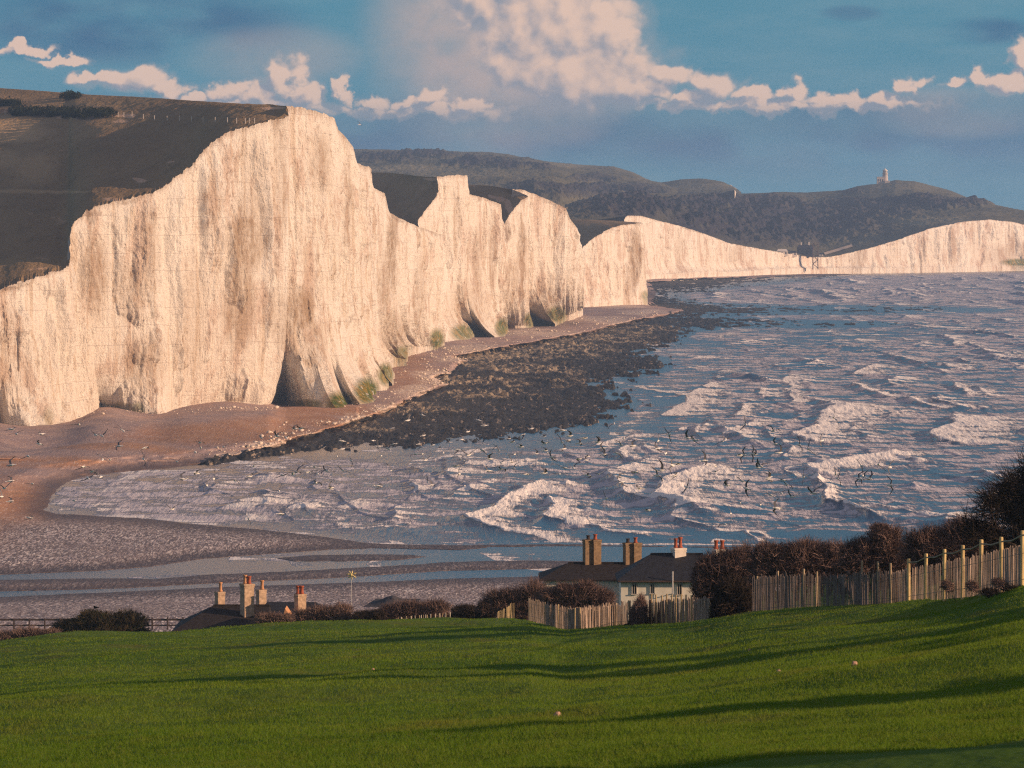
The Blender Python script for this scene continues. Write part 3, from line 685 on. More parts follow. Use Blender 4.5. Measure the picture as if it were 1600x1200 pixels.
# loose chalk rubble along the top of the reef and at the foot of the cliffs: far too many stones to count
def rubble():
    line = np.array([(345,716),(400,701),(440,691),(500,670),(560,652),(600,640),(640,620),(690,598),(672,588),(700,572),(722,560),(705,553),(760,544),(840,528),(900,515),(960,500),(1030,488)], float)
    n = 1500
    u = RNG.random(n) * (len(line) - 1); i = u.astype(int); fr = (u - i)[:, None]
    c = line[i] * (1 - fr) + line[i + 1] * fr
    c[:, 0] += RNG.normal(0, 24, n); c[:, 1] += RNG.normal(0, 6.5, n)
    foot = np.array([(165,640),(300,640),(345,634),(395,636),(420,634),(600,610),(640,566),(700,542),(760,530),(840,506)], float)
    u = RNG.random(260) * (len(foot) - 1); i = u.astype(int); fr = (u - i)[:, None]
    c2 = foot[i] * (1 - fr) + foot[i + 1] * fr; c2[:, 0] += RNG.normal(0, 14, 260); c2[:, 1] += 2 + np.abs(RNG.normal(0, 3, 260))
    c = np.concatenate([c, c2]); n = len(c)
    p, *_ = shore_pts(c[:, 0], c[:, 1])
    r = 0.10 + 0.42 * RNG.random(n) ** 4
    ico = np.array([(0,0,1),(.9,0,.45),(.28,.85,.45),(-.72,.53,.45),(-.72,-.53,.45),(.28,-.85,.45),(.72,.53,-.4),(-.28,.85,-.4),(-.9,0,-.4),(-.28,-.85,-.4),(.72,-.53,-.4),(0,0,-.6)])
    fc = np.array([(0,1,2),(0,2,3),(0,3,4),(0,4,5),(0,5,1),(1,6,2),(2,7,3),(3,8,4),(4,9,5),(5,10,1),(2,6,7),(3,7,8),(4,8,9),(5,9,10),(1,10,6),(6,11,7),(7,11,8),(8,11,9),(9,11,10),(10,11,6)])
    vs = ico[None] * r[:, None, None] * (0.7 + .6 * RNG.random((n, 12, 1))) * np.array([1.2, 1.2, .8]) + p[:, None] + np.array([0, 0, .12])
    fs = fc[None] + (np.arange(n) * 12)[:, None, None]
    o = link('chalk_rubble', np_mesh('chalk_rubble', vs, fs.reshape(-1, 3)), simple('rubble_chalk', (0.66, 0.56, 0.46), .2, .8))
    tag(o, 'pale chalk rubble strewn along the edge of the dark reef', 'rubble', kind='stuff')
rubble()

# ------------------------------------------------------------------ the sea: rollers running in from the right
BREAK = [  # front line of each breaker (px,py)..., trailing foam in px, height, foam strength
 ([(1087,611),(1072,620),(1075,630),(1052,640),(1035,650)], 80, .8, .9), ([(1007,682),(960,690),(937,695),(932,700)], 34, .8, .9), ([(982,701),(965,712),(975,718)], 45, .9, .9),
 ([(1104,735),(1070,750),(1035,762),(1017,785),(1040,792),(1062,798)], 100, 1.5, 1.0), ([(1162,635),(1157,645),(1150,655)], 50, .8, .8), ([(1187,660),(1160,670),(1130,682)], 34, .8, .9), ([(1187,610),(1190,622)], 60, .7, .9),
 ([(1297,635),(1302,642),(1277,657),(1277,670),(1242,684),(1260,692)], 110, 1.2, 1.0), ([(1487,655),(1492,667),(1450,682),(1467,692)], 150, 1.3, 1.0), ([(1417,624),(1440,635),(1465,640)], 44, 1.0, .9), ([(1332,602),(1350,612),(1382,623)], 40, 1.0, .9),
 ([(1490,603),(1500,612),(1512,619)], 44, 1.0, .9), ([(1365,573),(1345,580),(1335,587)], 60, .9, .9), ([(1465,571),(1480,577),(1500,579)], 110, .8, .7), ([(1400,711),(1330,722),(1260,735),(1275,743)], 60, 1.2, 1.0), ([(1397,713),(1410,719),(1428,722)], 30, .9, .9),
 ([(1296,778),(1288,787),(1292,796),(1325,798),(1360,812)], 46, 1.9, 1.0), ([(1532,741),(1550,752)], 34, 1.2, .9), ([(1267,753),(1283,761)], 22, 1.6, .5),
 ([(845,759),(810,775),(787,787),(770,803),(733,815),(764,827),(800,834),(851,843)], 62, 1.2, 1.0), ([(867,786),(865,800),(848,817),(870,820),(892,820)], 70, 1.2, 1.0), ([(926,825),(960,833),(1000,838)], 30, 1.0, 1.0), ([(820,724),(790,729),(757,734)], 60, .9, .9), ([(756,701),(715,710),(679,720)], 44, .7, .8),
 ([(640,737),(650,741)], 34, .9, .7), ([(885,757),(880,762)], 36, .9, .9), ([(566,785),(540,795),(517,805),(534,826),(580,831),(629,835)], 44, .5, .6), ([(420,788),(410,796),(440,806),(520,820)], 30, .4, .5), ([(1420,757),(1432,764)], 26, .7, .4),
 ([(1190,838),(1162,834),(1180,846)], 20, 1.0, 1.0), ([(1110,600),(1095,606)], 40, .7, .9), ([(1236,590),(1225,598)], 60, .8, .9), ([(1560,742),(1590,760)], 30, .8, .6), ([(1330,715),(1350,718)], 20, .7, .4), ([(1090,668),(1085,675)], 22, .8, .8), ([(1065,670),(1060,674)], 20, .6, .8)]
gx, gy = np.meshgrid(np.concatenate([np.arange(-300, -20, 10.0), np.arange(-20, 1630, 1.15), np.arange(1632, 2300, 10.0)]), np.concatenate([np.arange(412, 540, 0.42), np.arange(540, 900, 0.62), np.arange(900, 960, 2.0)]))
ux, uz = ray(gx, gy); Y = depth_at(gy, 0 * gy); X = ux * Y
sd_main = poly_sd(gx, gy, SEA)
calm = sstep(4, 46, sd_main)
deep = np.maximum(sstep(20, 150, sd_main), sstep(540, 500, gy) * sstep(4, 26, sd_main))
def train(lam, seed, tilt, amp, warp, foamy):
    wp = X + tilt * Y + warp * fbm(X * .012, Y * .0075, octv=3, seed=seed) + 3.0 * fbm(X * .05, Y * .03, octv=2, seed=seed + 1)
    ph = wp / lam; p = ph - np.floor(ph)             # 0 at the crest, grows towards the back (to the right)
    cell = np.floor(ph)
    cell = cell + (p >= 0.82)
    A = fbm(X * .010 + cell * 7.7, Y * .011 + cell * 3.1, octv=3, seed=seed + 2)
    A = np.clip(0.35 + 1.5 * A, 0, 1.4)
    prof = np.where(p < 0.82, np.exp(-p * 4.2), np.exp(-(1 - p) * 18))
    br = sstep(foamy, foamy + .45, A)
    fo = br * np.where(p < 0.85, np.exp(-p * 2.6), np.exp(-(1 - p) * 60))
    return amp * A * prof, fo
h1, f1 = train(36, 301, 0.05, 1.5, 22, .20)
h2, f2 = train(21, 311, -0.04, 0.7, 14, .32)
h4, f4 = train(27, 351, 0.02, 0.55, 20, .22)
f4 = f4 * .9
h3, f3 = train(9, 321, 0.10, 0.32, 8, .85)
hh = (h1 + h2 + h3 + h4) * (.35 + .65 * deep); foam = np.maximum(np.maximum(f1, f2 * .8), f4 ** 1.6)
hb = np.zeros_like(X); fb = np.zeros_like(X)
for pl, L, hg, fs in BREAK:
    a = np.array(pl, float)
    yb = depth_at(a[:, 1], 0 * a[:, 1]); xb = ray(a[:, 0], a[:, 1])[0] * yb
    o_ = np.argsort(yb)
    y0, y1 = yb.min(), yb.max(); ext = 30.0
    m_ = (Y > y0 - ext) & (Y < y1 + ext) & (X > xb.min() - 12) & (X < xb.max() + 90)
    yy = Y[m_]; xx = X[m_]
    w1_ = 1.6 * fbm(yy * .05, xx * .12, octv=4, seed=331, gain=.6)
    wx = xx + w1_; SYW = 0.22              # distances run shorter along the view, as crests are long
    best = np.full(wx.shape, 1e9)
    for i in range(len(xb) - 1):
        ax, ay, bx, by = xb[i], yb[i] * SYW, xb[i + 1], yb[i + 1] * SYW
        ddx, ddy = bx - ax, by - ay; tq = np.clip(((wx - ax) * ddx + (yy * SYW - ay) * ddy) / (ddx * ddx + ddy * ddy + 1e-9), 0, 1)
        best = np.minimum(best, (wx - ax - tq * ddx) ** 2 + (yy * SYW - ay - tq * ddy) ** 2)
    dq = np.sqrt(best)
    q = wx - np.interp(yy, yb[o_], xb[o_])
    endd = np.maximum(0, np.maximum(y0 - yy, yy - y1)) * SYW
    q = np.where(endd > 0, q - 1.2 * endd, q)
    sg = sstep(-.8, .8, q)
    Lm = L / F * yy
    tap = 1 - sstep(0, .6 * ext * SYW, endd)
    prof = sg * np.exp(-dq / (0.50 * Lm)) + (1 - sg) * np.exp(-dq / 1.1)
    fo = (sg * np.exp(-(dq / (1.0 * Lm)) ** 1.15) + (1 - sg) * np.exp(-dq / .5)) * tap
    hb[m_] = np.maximum(hb[m_], hg * .85 * prof * tap)
    fb[m_] = np.maximum(fb[m_], fs * fo)
hh = hh * (1 - 0.55 * sstep(.15, .6, np.abs(hb))) + hb * 1.15
fr1 = fbm(X * .45, Y * .07, octv=4, seed=340, gain=.65); fr2 = fbm(X * .12, Y * .09, octv=3, seed=341)
strk = fbm(X * .06 + .3 * fr2, Y * .16, octv=4, seed=342, gain=.6)
zs = hh + .14 * fr1 + 0.13 * np.clip(fb * 1.3 + foam * .7, 0, 1) * (fr1 + .4) * 1.3
zs = zs * calm * (0.35 + .65 * deep) - 0.02
# thin old foam: dense in the cove and towards the shore, streaky farther out
lace = patches(gx, gy, [(180,770,140,36,1.0),(330,790,220,40,.95),(300,745,200,18,.8),(480,730,180,20,.7),(560,815,150,22,.6),(660,800,130,30,.5),(930,790,100,40,.75),(960,640,90,40,.6),(1080,560,120,30,.6),(1180,470,160,20,.9),(1120,590,140,30,.7),(1250,660,200,40,.7),(1380,665,200,40,.6),(1130,430,240,18,.7),(1450,435,200,9,.7),(1000,720,120,40,.55),(1200,515,160,8,.6),(1150,525,120,10,.8),(1480,520,160,16,.5)])
calmw = sstep(30, -10, sd_main) * (gy > 845)
bars_w = patches(gx, gy, [(225,902,40,2.5,.6),(290,900,50,3,.8),(440,874,50,3,.45),(470,867,50,2,.4)])
foam = foam * np.clip(.70 + 1.1 * strk + .5 * fr2, 0, 1.1)
foam_a = np.clip(np.maximum(fb * np.clip(.85 + .5 * strk, .4, 1.1), foam * (.75 + .25 * deep)), 0, 1)
lace = np.clip(np.maximum(lace * .8, 0.50 * deep + .26 * sstep(.0, .5, fr2) + .20 * sstep(600, 440, gy)) + .28 * strk, 0, 1) * sstep(0, 10, sd_main) + bars_w * .8
edge_f = sstep(22, 2, np.abs(sd_main - 8 + 16 * fr2)) * (gy > 690) * np.clip(.6 + strk, 0, 1)
foam_a = np.maximum(foam_a, edge_f * .65)
def sea_material():
    m, t = mat('sea_water'); p = t.pos()
    fa, la = t.attr('foam'), t.attr('lace')
    n1 = t.noise(t.scale(p, (1, .07, 1)), .8, 5, .70); n2 = t.noise(t.scale(p, (.30, .26, 1)), .34, 5, .60, .8); n3 = t.noise(t.scale(p, (1, .3, 1)), 2.2, 3, .6)
    f1 = t.ss(0.34, 0.60, t.add(t.mul(fa, 1.0), t.add(t.mul(t.m('SUBTRACT', n1, .5), 0.8), t.mul(t.m('SUBTRACT', n2, .5), 0.7))))
    net = t.add(t.mul(n2, .74), t.mul(n1, .26))
    f2 = t.mul(t.ss(0.455, 0.575, t.add(net, t.mul(t.m('SUBTRACT', la, .5), 0.17))), t.mul(t.ss(.05, .45, la), 0.88))
    foam = t.m('MAXIMUM', f1, f2)
    tint = t.noise(t.scale(p, (1, .5, 1)), .025, 3)
    wcol = t.mix(t.ss(.4, .6, tint), (0.010, 0.034, 0.085), (0.028, 0.050, 0.080))
    col = t.mix(foam, wcol, t.mix(f1, (0.66, 0.62, 0.66), (0.86, 0.82, 0.79)))
    h = t.add(t.mul(n1, .6), t.add(t.mul(n3, .22), t.mul(foam, .45)))
    b = t.n('ShaderNodeBsdfPrincipled')
    t.put(b.inputs['Base Color'], col); t.put(b.inputs['Roughness'], t.add(0.22, t.mul(foam, .7)))
    t.put(b.inputs['IOR'], 1.333); t.put(b.inputs['Specular IOR Level'], t.m('SUBTRACT', .5, t.mul(foam, .4)))
    bm = t.n('ShaderNodeBump'); t.put(bm.inputs['Height'], h); bm.inputs['Strength'].default_value = 0.9
    t.put(bm.inputs['Distance'], t.mul(t.attr('chop'), 0.7))
    t.put(b.inputs['Normal'], bm.outputs[0])
    out = t.n('ShaderNodeOutputMaterial'); t.t.links.new(b.outputs[0], out.inputs[0])
    return m
chop = np.clip(0.40 + calm, 0, 1)
o = link('sea', grid_mesh('sea', np.stack([X, Y, zs], -1), {'foam': foam_a, 'lace': lace, 'chop': chop}, True), sea_material())
tag(o, 'blue sea with white breakers rolling in towards the beach', 'sea', kind='structure')

# ------------------------------------------------------------------ meadow in the foreground
CREST = np.array([(-300,1030,270),(0,1000,262),(100,990,262),(200,984,262),(283,980,262),(400,972,262),(480,968,262),(620,966,262),(700,965,262),(770,964,256),(830,966,238),(888,981,211),(960,975,212),(1050,972,204),(1110,967,198),(1180,959,186),(1260,952,179),(1400,939,168),(1500,928,152),(1560,921,140),(1600,917,132),(1900,890,110)], float)
def _vc(px): return -ray(px, np.interp(px, CREST[:, 0], CREST[:, 1]))[1]
def _yc(px): return np.interp(px, CREST[:, 0], CREST[:, 2])
def ground(x, y):
    x = np.asarray(x, float); y = np.asarray(y, float)
    yy = np.maximum(y, 55.0)
    px = np.clip(800 + F * x / yy, -900, 2500)
    yc = _yc(px); vc = _vc(px)
    x55 = (px - 800) / F * 55
    v0 = (H - (46.0 + 0.075 * x55)) / 55.0
    wv = (1 / np.minimum(yy, yc) - 1 / yc) / (1 / 55.0 - 1 / yc)
    z = H - np.minimum(yy, yc) * (vc + (v0 - vc) * wv)
    zc = H - yc * vc
    z345 = np.interp(px, [-300, 0, 400, 1000, 1200, 1600, 1900], [16, 17.5, 20, 24, 26, 29, 30])
    t1 = np.clip((y - yc) / (345 - yc), 0, 1); t2 = np.clip((y - 345) / 230, 0, 1)
    z = np.where(y > yc, zc + (z345 - zc) * t1, z)
    z = np.where(y > 345, z345 + (1.0 - z345) * t2, z)
    near = np.clip(1 - y / 55.0, 0, 1)
    zn = 50.2 + (46.0 - 50.2) * (y / 55.0) + 0.075 * x
    return np.where(y < 55, zn, z)
def bumps(x, y):
    return 0.07 * fbm(x * .7, y * .35, octv=3, seed=401) + 0.26 * fbm(x * .12, y * .05, octv=3, seed=402)
def G(x, y): return float(ground(x, y) + bumps(np.array([x]), np.array([y]))[0])
us = np.concatenate([np.linspace(-900, -60, 18), np.linspace(-40, 1640, 330), np.linspace(1660, 2500, 18)])
ys = np.concatenate([np.linspace(-30, 50, 20), 1 / np.linspace(1 / 52.0, 1 / 300.0, 330), np.linspace(306, 640, 46)])
PXg, Yg = np.meshgrid(us, ys)
Xg = np.where(Yg < 55, (PXg - 800) / F * np.maximum(55, 30), (PXg - 800) / F * Yg)
Zg = ground(Xg, Yg) + bumps(Xg, Yg)
def meadow_material(name, blades):
    m, t = mat(name); p = t.pos()
    n1 = t.noise(t.scale(p, (1, .45, 1)), .10, 4, .6); n2 = t.noise(t.scale(p, (1, .4, 1)), .8, 4, .65)
    col = t.mix(t.ss(.35, .65, n1), (0.085, 0.178, 0.016), (0.138, 0.228, 0.026))
    col = t.mix(t.mul(t.ss(.48, .7, n2), .55), col, (0.165, 0.195, 0.028))
    n4 = t.noise(t.scale(p, (1, .3, 1)), .28, 5, .6)
    col = t.mix(t.mul(t.ss(.54, .68, n4), .55), col, (0.20, 0.17, 0.045)); col = t.mix(t.mul(t.ss(.56, .70, t.noise(t.scale(p, (1, .3, 1)), .45, 5, .65)), .5), col, (0.035, 0.085, 0.012))
    if blades:
        r = t.attr('tone')
        col = t.mix(t.mul(r, .55), col, (0.20, 0.26, 0.038)); col = t.mix(t.mul(t.m('GREATER_THAN', r, .93), .6), col, (0.22, 0.21, 0.07))
        df = t.n('ShaderNodeBsdfDiffuse'); t.put(df.inputs[0], col); tl = t.n('ShaderNodeBsdfTranslucent'); t.put(tl.inputs[0], t.mix(.35, col, (0.24, 0.36, 0.03)))
        mx = t.n('ShaderNodeMixShader'); mx.inputs[0].default_value = .42; t.t.links.new(df.outputs[0], mx.inputs[1]); t.t.links.new(tl.outputs[0], mx.inputs[2])
        out = t.n('ShaderNodeOutputMaterial'); t.t.links.new(mx.outputs[0], out.inputs[0])
    else:
        col = t.mix(.35, col, (0.035, 0.05, 0.010))
        t.bsdf(col, 1.0, .05, t.bump(n2, .6, .15))
    return m
o = link('meadow', grid_mesh('meadow', np.stack([Xg, Yg, Zg], -1), None, True), meadow_material('meadow_soil', False))
tag(o, 'green grassy meadow sloping down to the cottages', 'meadow', kind='structure')

def grass(n):
    px = RNG.uniform(-25, 1625, n); yc = _yc(px)
    wv = RNG.random(n) * 1.02; y = 1 / np.clip(1 / yc + (1 / 54.0 - 1 / yc) * wv, 1 / 280, 1)
    x = (px - 800) / F * y
    z = ground(x, y) + bumps(x, y)
    tall = .75 + .5 * np.clip(fbm(x * .25, y * .12, octv=3, seed=410) + .3, 0, 1.2)
    hgt = (0.026 + 0.044 * RNG.random(n)) * tall; wd = np.maximum(0.007, y * 0.8e-4) * (.6 + .8 * RNG.random(n))
    an = RNG.uniform(0, math.pi, n); ln = RNG.normal(0, .55, (n, 2)) * hgt[:, None]
    c, s = np.cos(an) * wd, np.sin(an) * wd
    vs = np.empty((n, 3, 3))
    vs[:, 0] = np.stack([x - c, y - s, z - .015], -1); vs[:, 1] = np.stack([x + c, y + s, z - .015], -1)
    vs[:, 2] = np.stack([x + ln[:, 0], y + ln[:, 1], z + hgt], -1)
    tone = np.repeat(RNG.random(n), 3)
    me = np_mesh('grass', vs, np.arange(3 * n).reshape(n, 3), {'tone': tone})
    o = link('grass', me, meadow_material('grass_blade', True))
    tag(o, 'short green grass blades covering the meadow', 'grass', kind='stuff')
grass(560000)
# ------------------------------------------------------------------ materials for built things
M_SLATE = simple('roof_slate', (0.022, 0.024, 0.032), .35, 4, .7, .3)
M_SLATE2 = simple('roof_tile_brown', (0.030, 0.025, 0.025), .4, 4, .8, .2)
M_RENDER = simple('cream_render', (0.76, 0.74, 0.65), .12, 2)
M_BRICKDARK = simple('brown_brick', (0.24, 0.165, 0.10), .35, 6)
M_BUFF = simple('buff_stone', (0.45, 0.33, 0.235), .35, 5)
M_WHITEW = simple('white_plaster', (0.75, 0.68, 0.60), .12, 3)
M_POT = simple('terracotta_pot', (0.36, 0.10, 0.055), .25, 8)
M_POTBUFF = simple('buff_pot', (0.52, 0.27, 0.14), .2, 8)
M_POTDARK = simple('soot_pot', (0.05, 0.035, 0.03), .2, 8)
M_GLASS = simple('window_glass', (0.02, 0.022, 0.026), .2, 3, .15, .5)
M_FRAME = simple('window_frame', (0.5, 0.47, 0.42), .1, 3)
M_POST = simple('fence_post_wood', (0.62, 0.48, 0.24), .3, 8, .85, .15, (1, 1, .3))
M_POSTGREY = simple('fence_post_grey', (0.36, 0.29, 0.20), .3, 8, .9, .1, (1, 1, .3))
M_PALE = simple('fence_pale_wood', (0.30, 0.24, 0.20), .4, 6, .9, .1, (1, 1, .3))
M_PALELIT = simple('fence_pale_sunlit', (0.42, 0.33, 0.19), .35, 6, .9, .1, (1, 1, .3))  # brighter copy of the pale wood: sunlight on the tips put into the colour
M_PALEDARK = simple('fence_pale_shaded', (0.15, 0.13, 0.125), .4, 6, .9, .1, (1, 1, .3))  # darker copy of the pale wood: the fence's shade put into the colour
M_WIRE = simple('fence_wire', (0.25, 0.20, 0.14), .2, 5, .6, .3)
M_METAL = simple('pale_metal', (0.55, 0.55, 0.55), .1, 5, .4, .5)
M_STAR = simple('straw_star', (0.75, 0.62, 0.30), .15, 6, .7, .2)
M_GROYNE = simple('groyne_timber', (0.07, 0.05, 0.045), .35, 3)
M_GRANITE = simple('grey_granite', (0.52, 0.46, 0.42), .2, .8)
M_STONE = simple('field_stone', (0.46, 0.30, 0.22), .35, 12)
M_DARKWALL = simple('dark_cladding', (0.035, 0.033, 0.042), .3, 1)
M_RUST = simple('stair_steel', (0.16, 0.11, 0.085), .35, 1)
M_TRACK = simple('trodden_chalk', (0.55, 0.44, 0.33), .2, .6)

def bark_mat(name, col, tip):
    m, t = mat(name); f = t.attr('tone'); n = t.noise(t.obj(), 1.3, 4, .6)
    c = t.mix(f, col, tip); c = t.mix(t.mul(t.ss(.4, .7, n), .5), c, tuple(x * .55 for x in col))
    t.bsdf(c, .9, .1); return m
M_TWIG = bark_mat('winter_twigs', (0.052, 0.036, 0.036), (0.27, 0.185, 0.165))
M_TWIGG = bark_mat('greenish_twigs', (0.040, 0.036, 0.020), (0.115, 0.085, 0.045))
M_TWIGP = bark_mat('pale_twigs', (0.11, 0.075, 0.066), (0.30, 0.21, 0.18))
M_TWIGD = bark_mat('dark_twigs', (0.018, 0.016, 0.015), (0.06, 0.045, 0.035))
M_LEAFD = bark_mat('dark_leaves', (0.012, 0.020, 0.010), (0.045, 0.050, 0.022))

def ribbons(a, b, w0, w1, bend):
    """thin three-point tapering twigs from a to b"""
    n = len(a); mid = (a + b) / 2 + bend
    d = b - a; side = np.cross(d, RNG.normal(size=(n, 3))); side /= np.linalg.norm(side, axis=1, keepdims=True) + 1e-9
    vs = np.stack([a - side * w0[:, None], a + side * w0[:, None], mid - side * (w0 * .6 + w1 * .4)[:, None], mid + side * (w0 * .6 + w1 * .4)[:, None], b - side * w1[:, None], b + side * w1[:, None]], 1)
    f = np.array([(0, 1, 3, 2), (2, 3, 5, 4)])[None] + (np.arange(n) * 6)[:, None, None]
    return vs, f.reshape(-1, 4)

def bush(name, label, cat, ells, d, n, material=None, lean=(0.0, 0.0), group=None, tw=0.0105, tl=0.9, inner=True, ragged=0.42, leaf=0, leafmat=None):
    """winter scrub: ells are (px,py,rx,ry) in the photograph at depth d; grows from the ground below"""
    material = material or M_TWIG
    cs = []
    if cat == 'bush': ells = list(ells) + [(e[0], e[1] + e[3] * .75, e[2] * 1.15, e[3] * .75) for e in ells]
    for e in ells:
        px, py, rx, ry = e[:4]; dd = d + (e[4] if len(e) > 4 else 0)
        c = P(px, py, dd); s = dd / F
        rr_ = np.array([rx * s, max(rx * s * .75, 1.2) if rx * s < 6 else rx * s * .5, ry * s]); cs.append((c, np.maximum(rr_ - .14 * tl / .9, .6 * rr_)))
    cx = np.mean([c[0][0] for c in cs]); cy = np.mean([c[0][1] for c in cs]); gz = G(cx, cy)
    root = empty(name, (cx, cy, gz)); tag(root, label, cat, group)
    vol = np.array([np.prod(r) ** .67 for _, r in cs]); vol /= vol.sum()
    A, B, TN = [], [], []
    for (c, r), q in zip(cs, vol):
        k = int(1.9 * n * q)
        v = RNG.normal(size=(k, 3)); v /= np.linalg.norm(v, axis=1, keepdims=True)
        rad = (RNG.random(k) ** .45)[:, None]
        lump = 1 + ragged * 1.4 * fbm(v[:, 0] * 2.2 + c[0], v[:, 2] * 2.2, v[:, 1] * 2.2 + 5, octv=2, seed=7)[:, None]
        p = c + v * r * rad * lump
        up = np.array([lean[0], lean[1], .75])
        dr = v * 1.1 + up * .75 + RNG.normal(0, .6, (k, 3))
        dr /= np.linalg.norm(dr, axis=1, keepdims=True)
        L = tl * (.5 + .9 * RNG.random(k)) * min(1.0, r[2] * .8 + .15)
        A.append(p - dr * L[:, None] * .5); B.append(p + dr * L[:, None] * .5)
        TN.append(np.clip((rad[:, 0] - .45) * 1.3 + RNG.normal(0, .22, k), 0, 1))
    A = np.concatenate(A); B = np.concatenate(B); TN = np.concatenate(TN); k = len(A)
    wj = tw * (.6 + .8 * RNG.random(k))
    vs, f = ribbons(A, B, wj, wj * .25, RNG.normal(0, .06, (k, 3)))
    off = np.array([cx, cy, gz])
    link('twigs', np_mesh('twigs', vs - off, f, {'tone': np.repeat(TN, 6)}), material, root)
    # stems from the ground to the inside of the crown
    m = max(8, int(10 * len(ells)))
    idx = RNG.integers(0, len(cs), m)
    b_ = np.array([cs[i][0] + RNG.normal(0, .35, 3) * cs[i][1] for i in idx])
    a_ = np.stack([b_[:, 0] + RNG.normal(0, .3, m), b_[:, 1] + RNG.normal(0, .3, m), 0 * b_[:, 0]], -1)
    a_[:, 2] = ground(a_[:, 0], a_[:, 1]) - .1
    vs, f = ribbons(a_, b_, np.full(m, .045 if cat == 'bush' else .006), np.full(m, .02 if cat == 'bush' else .004), RNG.normal(0, .15, (m, 3)))
    link('stems', np_mesh('stems', vs - off, f, {'tone': np.zeros(m * 6)}), M_TWIGD, root)
    if leaf:
        i = RNG.integers(0, k, leaf); p = (A[i] + B[i]) / 2 + RNG.normal(0, .1, (leaf, 3)); sz = .045 + .06 * RNG.random((leaf, 1, 1))
        vs = p[:, None] + RNG.normal(size=(leaf, 3, 3)) * sz
        link('leaves', np_mesh('leaves', vs - off, np.arange(3 * leaf).reshape(-1, 3), {'tone': np.repeat(RNG.random(leaf), 3)}), leafmat or M_LEAFD, root)
    return root

SCRUB = 'winter scrub round the cottages'
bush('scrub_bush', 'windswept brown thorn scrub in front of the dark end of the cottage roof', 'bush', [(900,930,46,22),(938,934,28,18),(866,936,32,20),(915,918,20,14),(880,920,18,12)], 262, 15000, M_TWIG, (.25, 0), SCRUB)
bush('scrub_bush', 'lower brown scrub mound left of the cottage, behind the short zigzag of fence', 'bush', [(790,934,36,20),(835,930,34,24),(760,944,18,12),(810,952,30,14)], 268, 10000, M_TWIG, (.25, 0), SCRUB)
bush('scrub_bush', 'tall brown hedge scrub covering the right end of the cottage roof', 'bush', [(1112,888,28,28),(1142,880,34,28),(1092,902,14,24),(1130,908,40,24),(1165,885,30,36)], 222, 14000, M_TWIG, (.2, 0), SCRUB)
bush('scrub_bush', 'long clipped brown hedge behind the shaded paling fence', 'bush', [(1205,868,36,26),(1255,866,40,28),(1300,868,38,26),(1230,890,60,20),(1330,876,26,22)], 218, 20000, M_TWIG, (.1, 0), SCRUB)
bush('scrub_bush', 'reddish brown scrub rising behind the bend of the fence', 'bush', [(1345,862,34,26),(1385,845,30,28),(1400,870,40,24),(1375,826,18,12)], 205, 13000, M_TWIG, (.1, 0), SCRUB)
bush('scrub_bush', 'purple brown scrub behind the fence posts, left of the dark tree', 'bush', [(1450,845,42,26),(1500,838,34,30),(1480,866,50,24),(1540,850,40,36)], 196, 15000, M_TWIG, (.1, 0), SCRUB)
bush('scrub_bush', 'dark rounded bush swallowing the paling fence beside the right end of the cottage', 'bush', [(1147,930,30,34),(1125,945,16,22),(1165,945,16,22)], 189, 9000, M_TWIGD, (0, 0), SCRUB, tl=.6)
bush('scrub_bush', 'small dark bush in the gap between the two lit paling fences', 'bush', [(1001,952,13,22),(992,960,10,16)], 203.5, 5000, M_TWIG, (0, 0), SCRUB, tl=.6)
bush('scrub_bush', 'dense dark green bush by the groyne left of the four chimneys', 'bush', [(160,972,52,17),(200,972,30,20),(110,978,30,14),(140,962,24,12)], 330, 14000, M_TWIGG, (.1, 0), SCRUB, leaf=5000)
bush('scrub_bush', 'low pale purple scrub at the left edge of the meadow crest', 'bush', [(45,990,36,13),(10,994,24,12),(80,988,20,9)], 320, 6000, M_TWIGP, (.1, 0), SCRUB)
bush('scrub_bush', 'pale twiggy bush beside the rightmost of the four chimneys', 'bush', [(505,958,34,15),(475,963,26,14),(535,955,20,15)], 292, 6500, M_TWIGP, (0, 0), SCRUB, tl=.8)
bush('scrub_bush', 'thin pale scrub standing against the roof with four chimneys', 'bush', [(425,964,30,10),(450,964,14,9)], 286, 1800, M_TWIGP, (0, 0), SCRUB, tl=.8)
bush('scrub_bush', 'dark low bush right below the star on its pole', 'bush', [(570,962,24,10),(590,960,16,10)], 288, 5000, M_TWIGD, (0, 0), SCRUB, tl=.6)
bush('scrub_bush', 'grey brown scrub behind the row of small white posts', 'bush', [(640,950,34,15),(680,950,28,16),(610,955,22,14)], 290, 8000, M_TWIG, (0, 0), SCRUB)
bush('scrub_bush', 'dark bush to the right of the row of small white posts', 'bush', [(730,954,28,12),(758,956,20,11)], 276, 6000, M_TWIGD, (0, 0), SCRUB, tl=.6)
bush('weed_clump', 'dry pink brown weeds at the foot of the third tall fence post', 'weeds', [(1480,915,10,9)], 149, 700, M_TWIGP, (0, 0), 'weeds along the tall posts', tw=.008, tl=.5)
bush('weed_clump', 'dry weeds between the fourth and fifth tall fence posts', 'weeds', [(1520,916,12,5)], 144, 500, M_TWIGP, (0, 0), 'weeds along the tall posts', tw=.008, tl=.4)
bush('weed_clump', 'dry weeds at the foot of the last tall posts by the right edge', 'weeds', [(1560,911,12,6),(1585,907,9,6)], 137, 700, M_TWIGP, (0, 0), 'weeds along the tall posts', tw=.008, tl=.4)
bush('weed_clump', 'dark weeds and brambles in the bank below the last tall post', 'weeds', [(1585,922,20,4),(1548,926,16,3)], 131, 900, M_TWIGD, (0, 0), 'weeds along the tall posts', tw=.01, tl=.35)

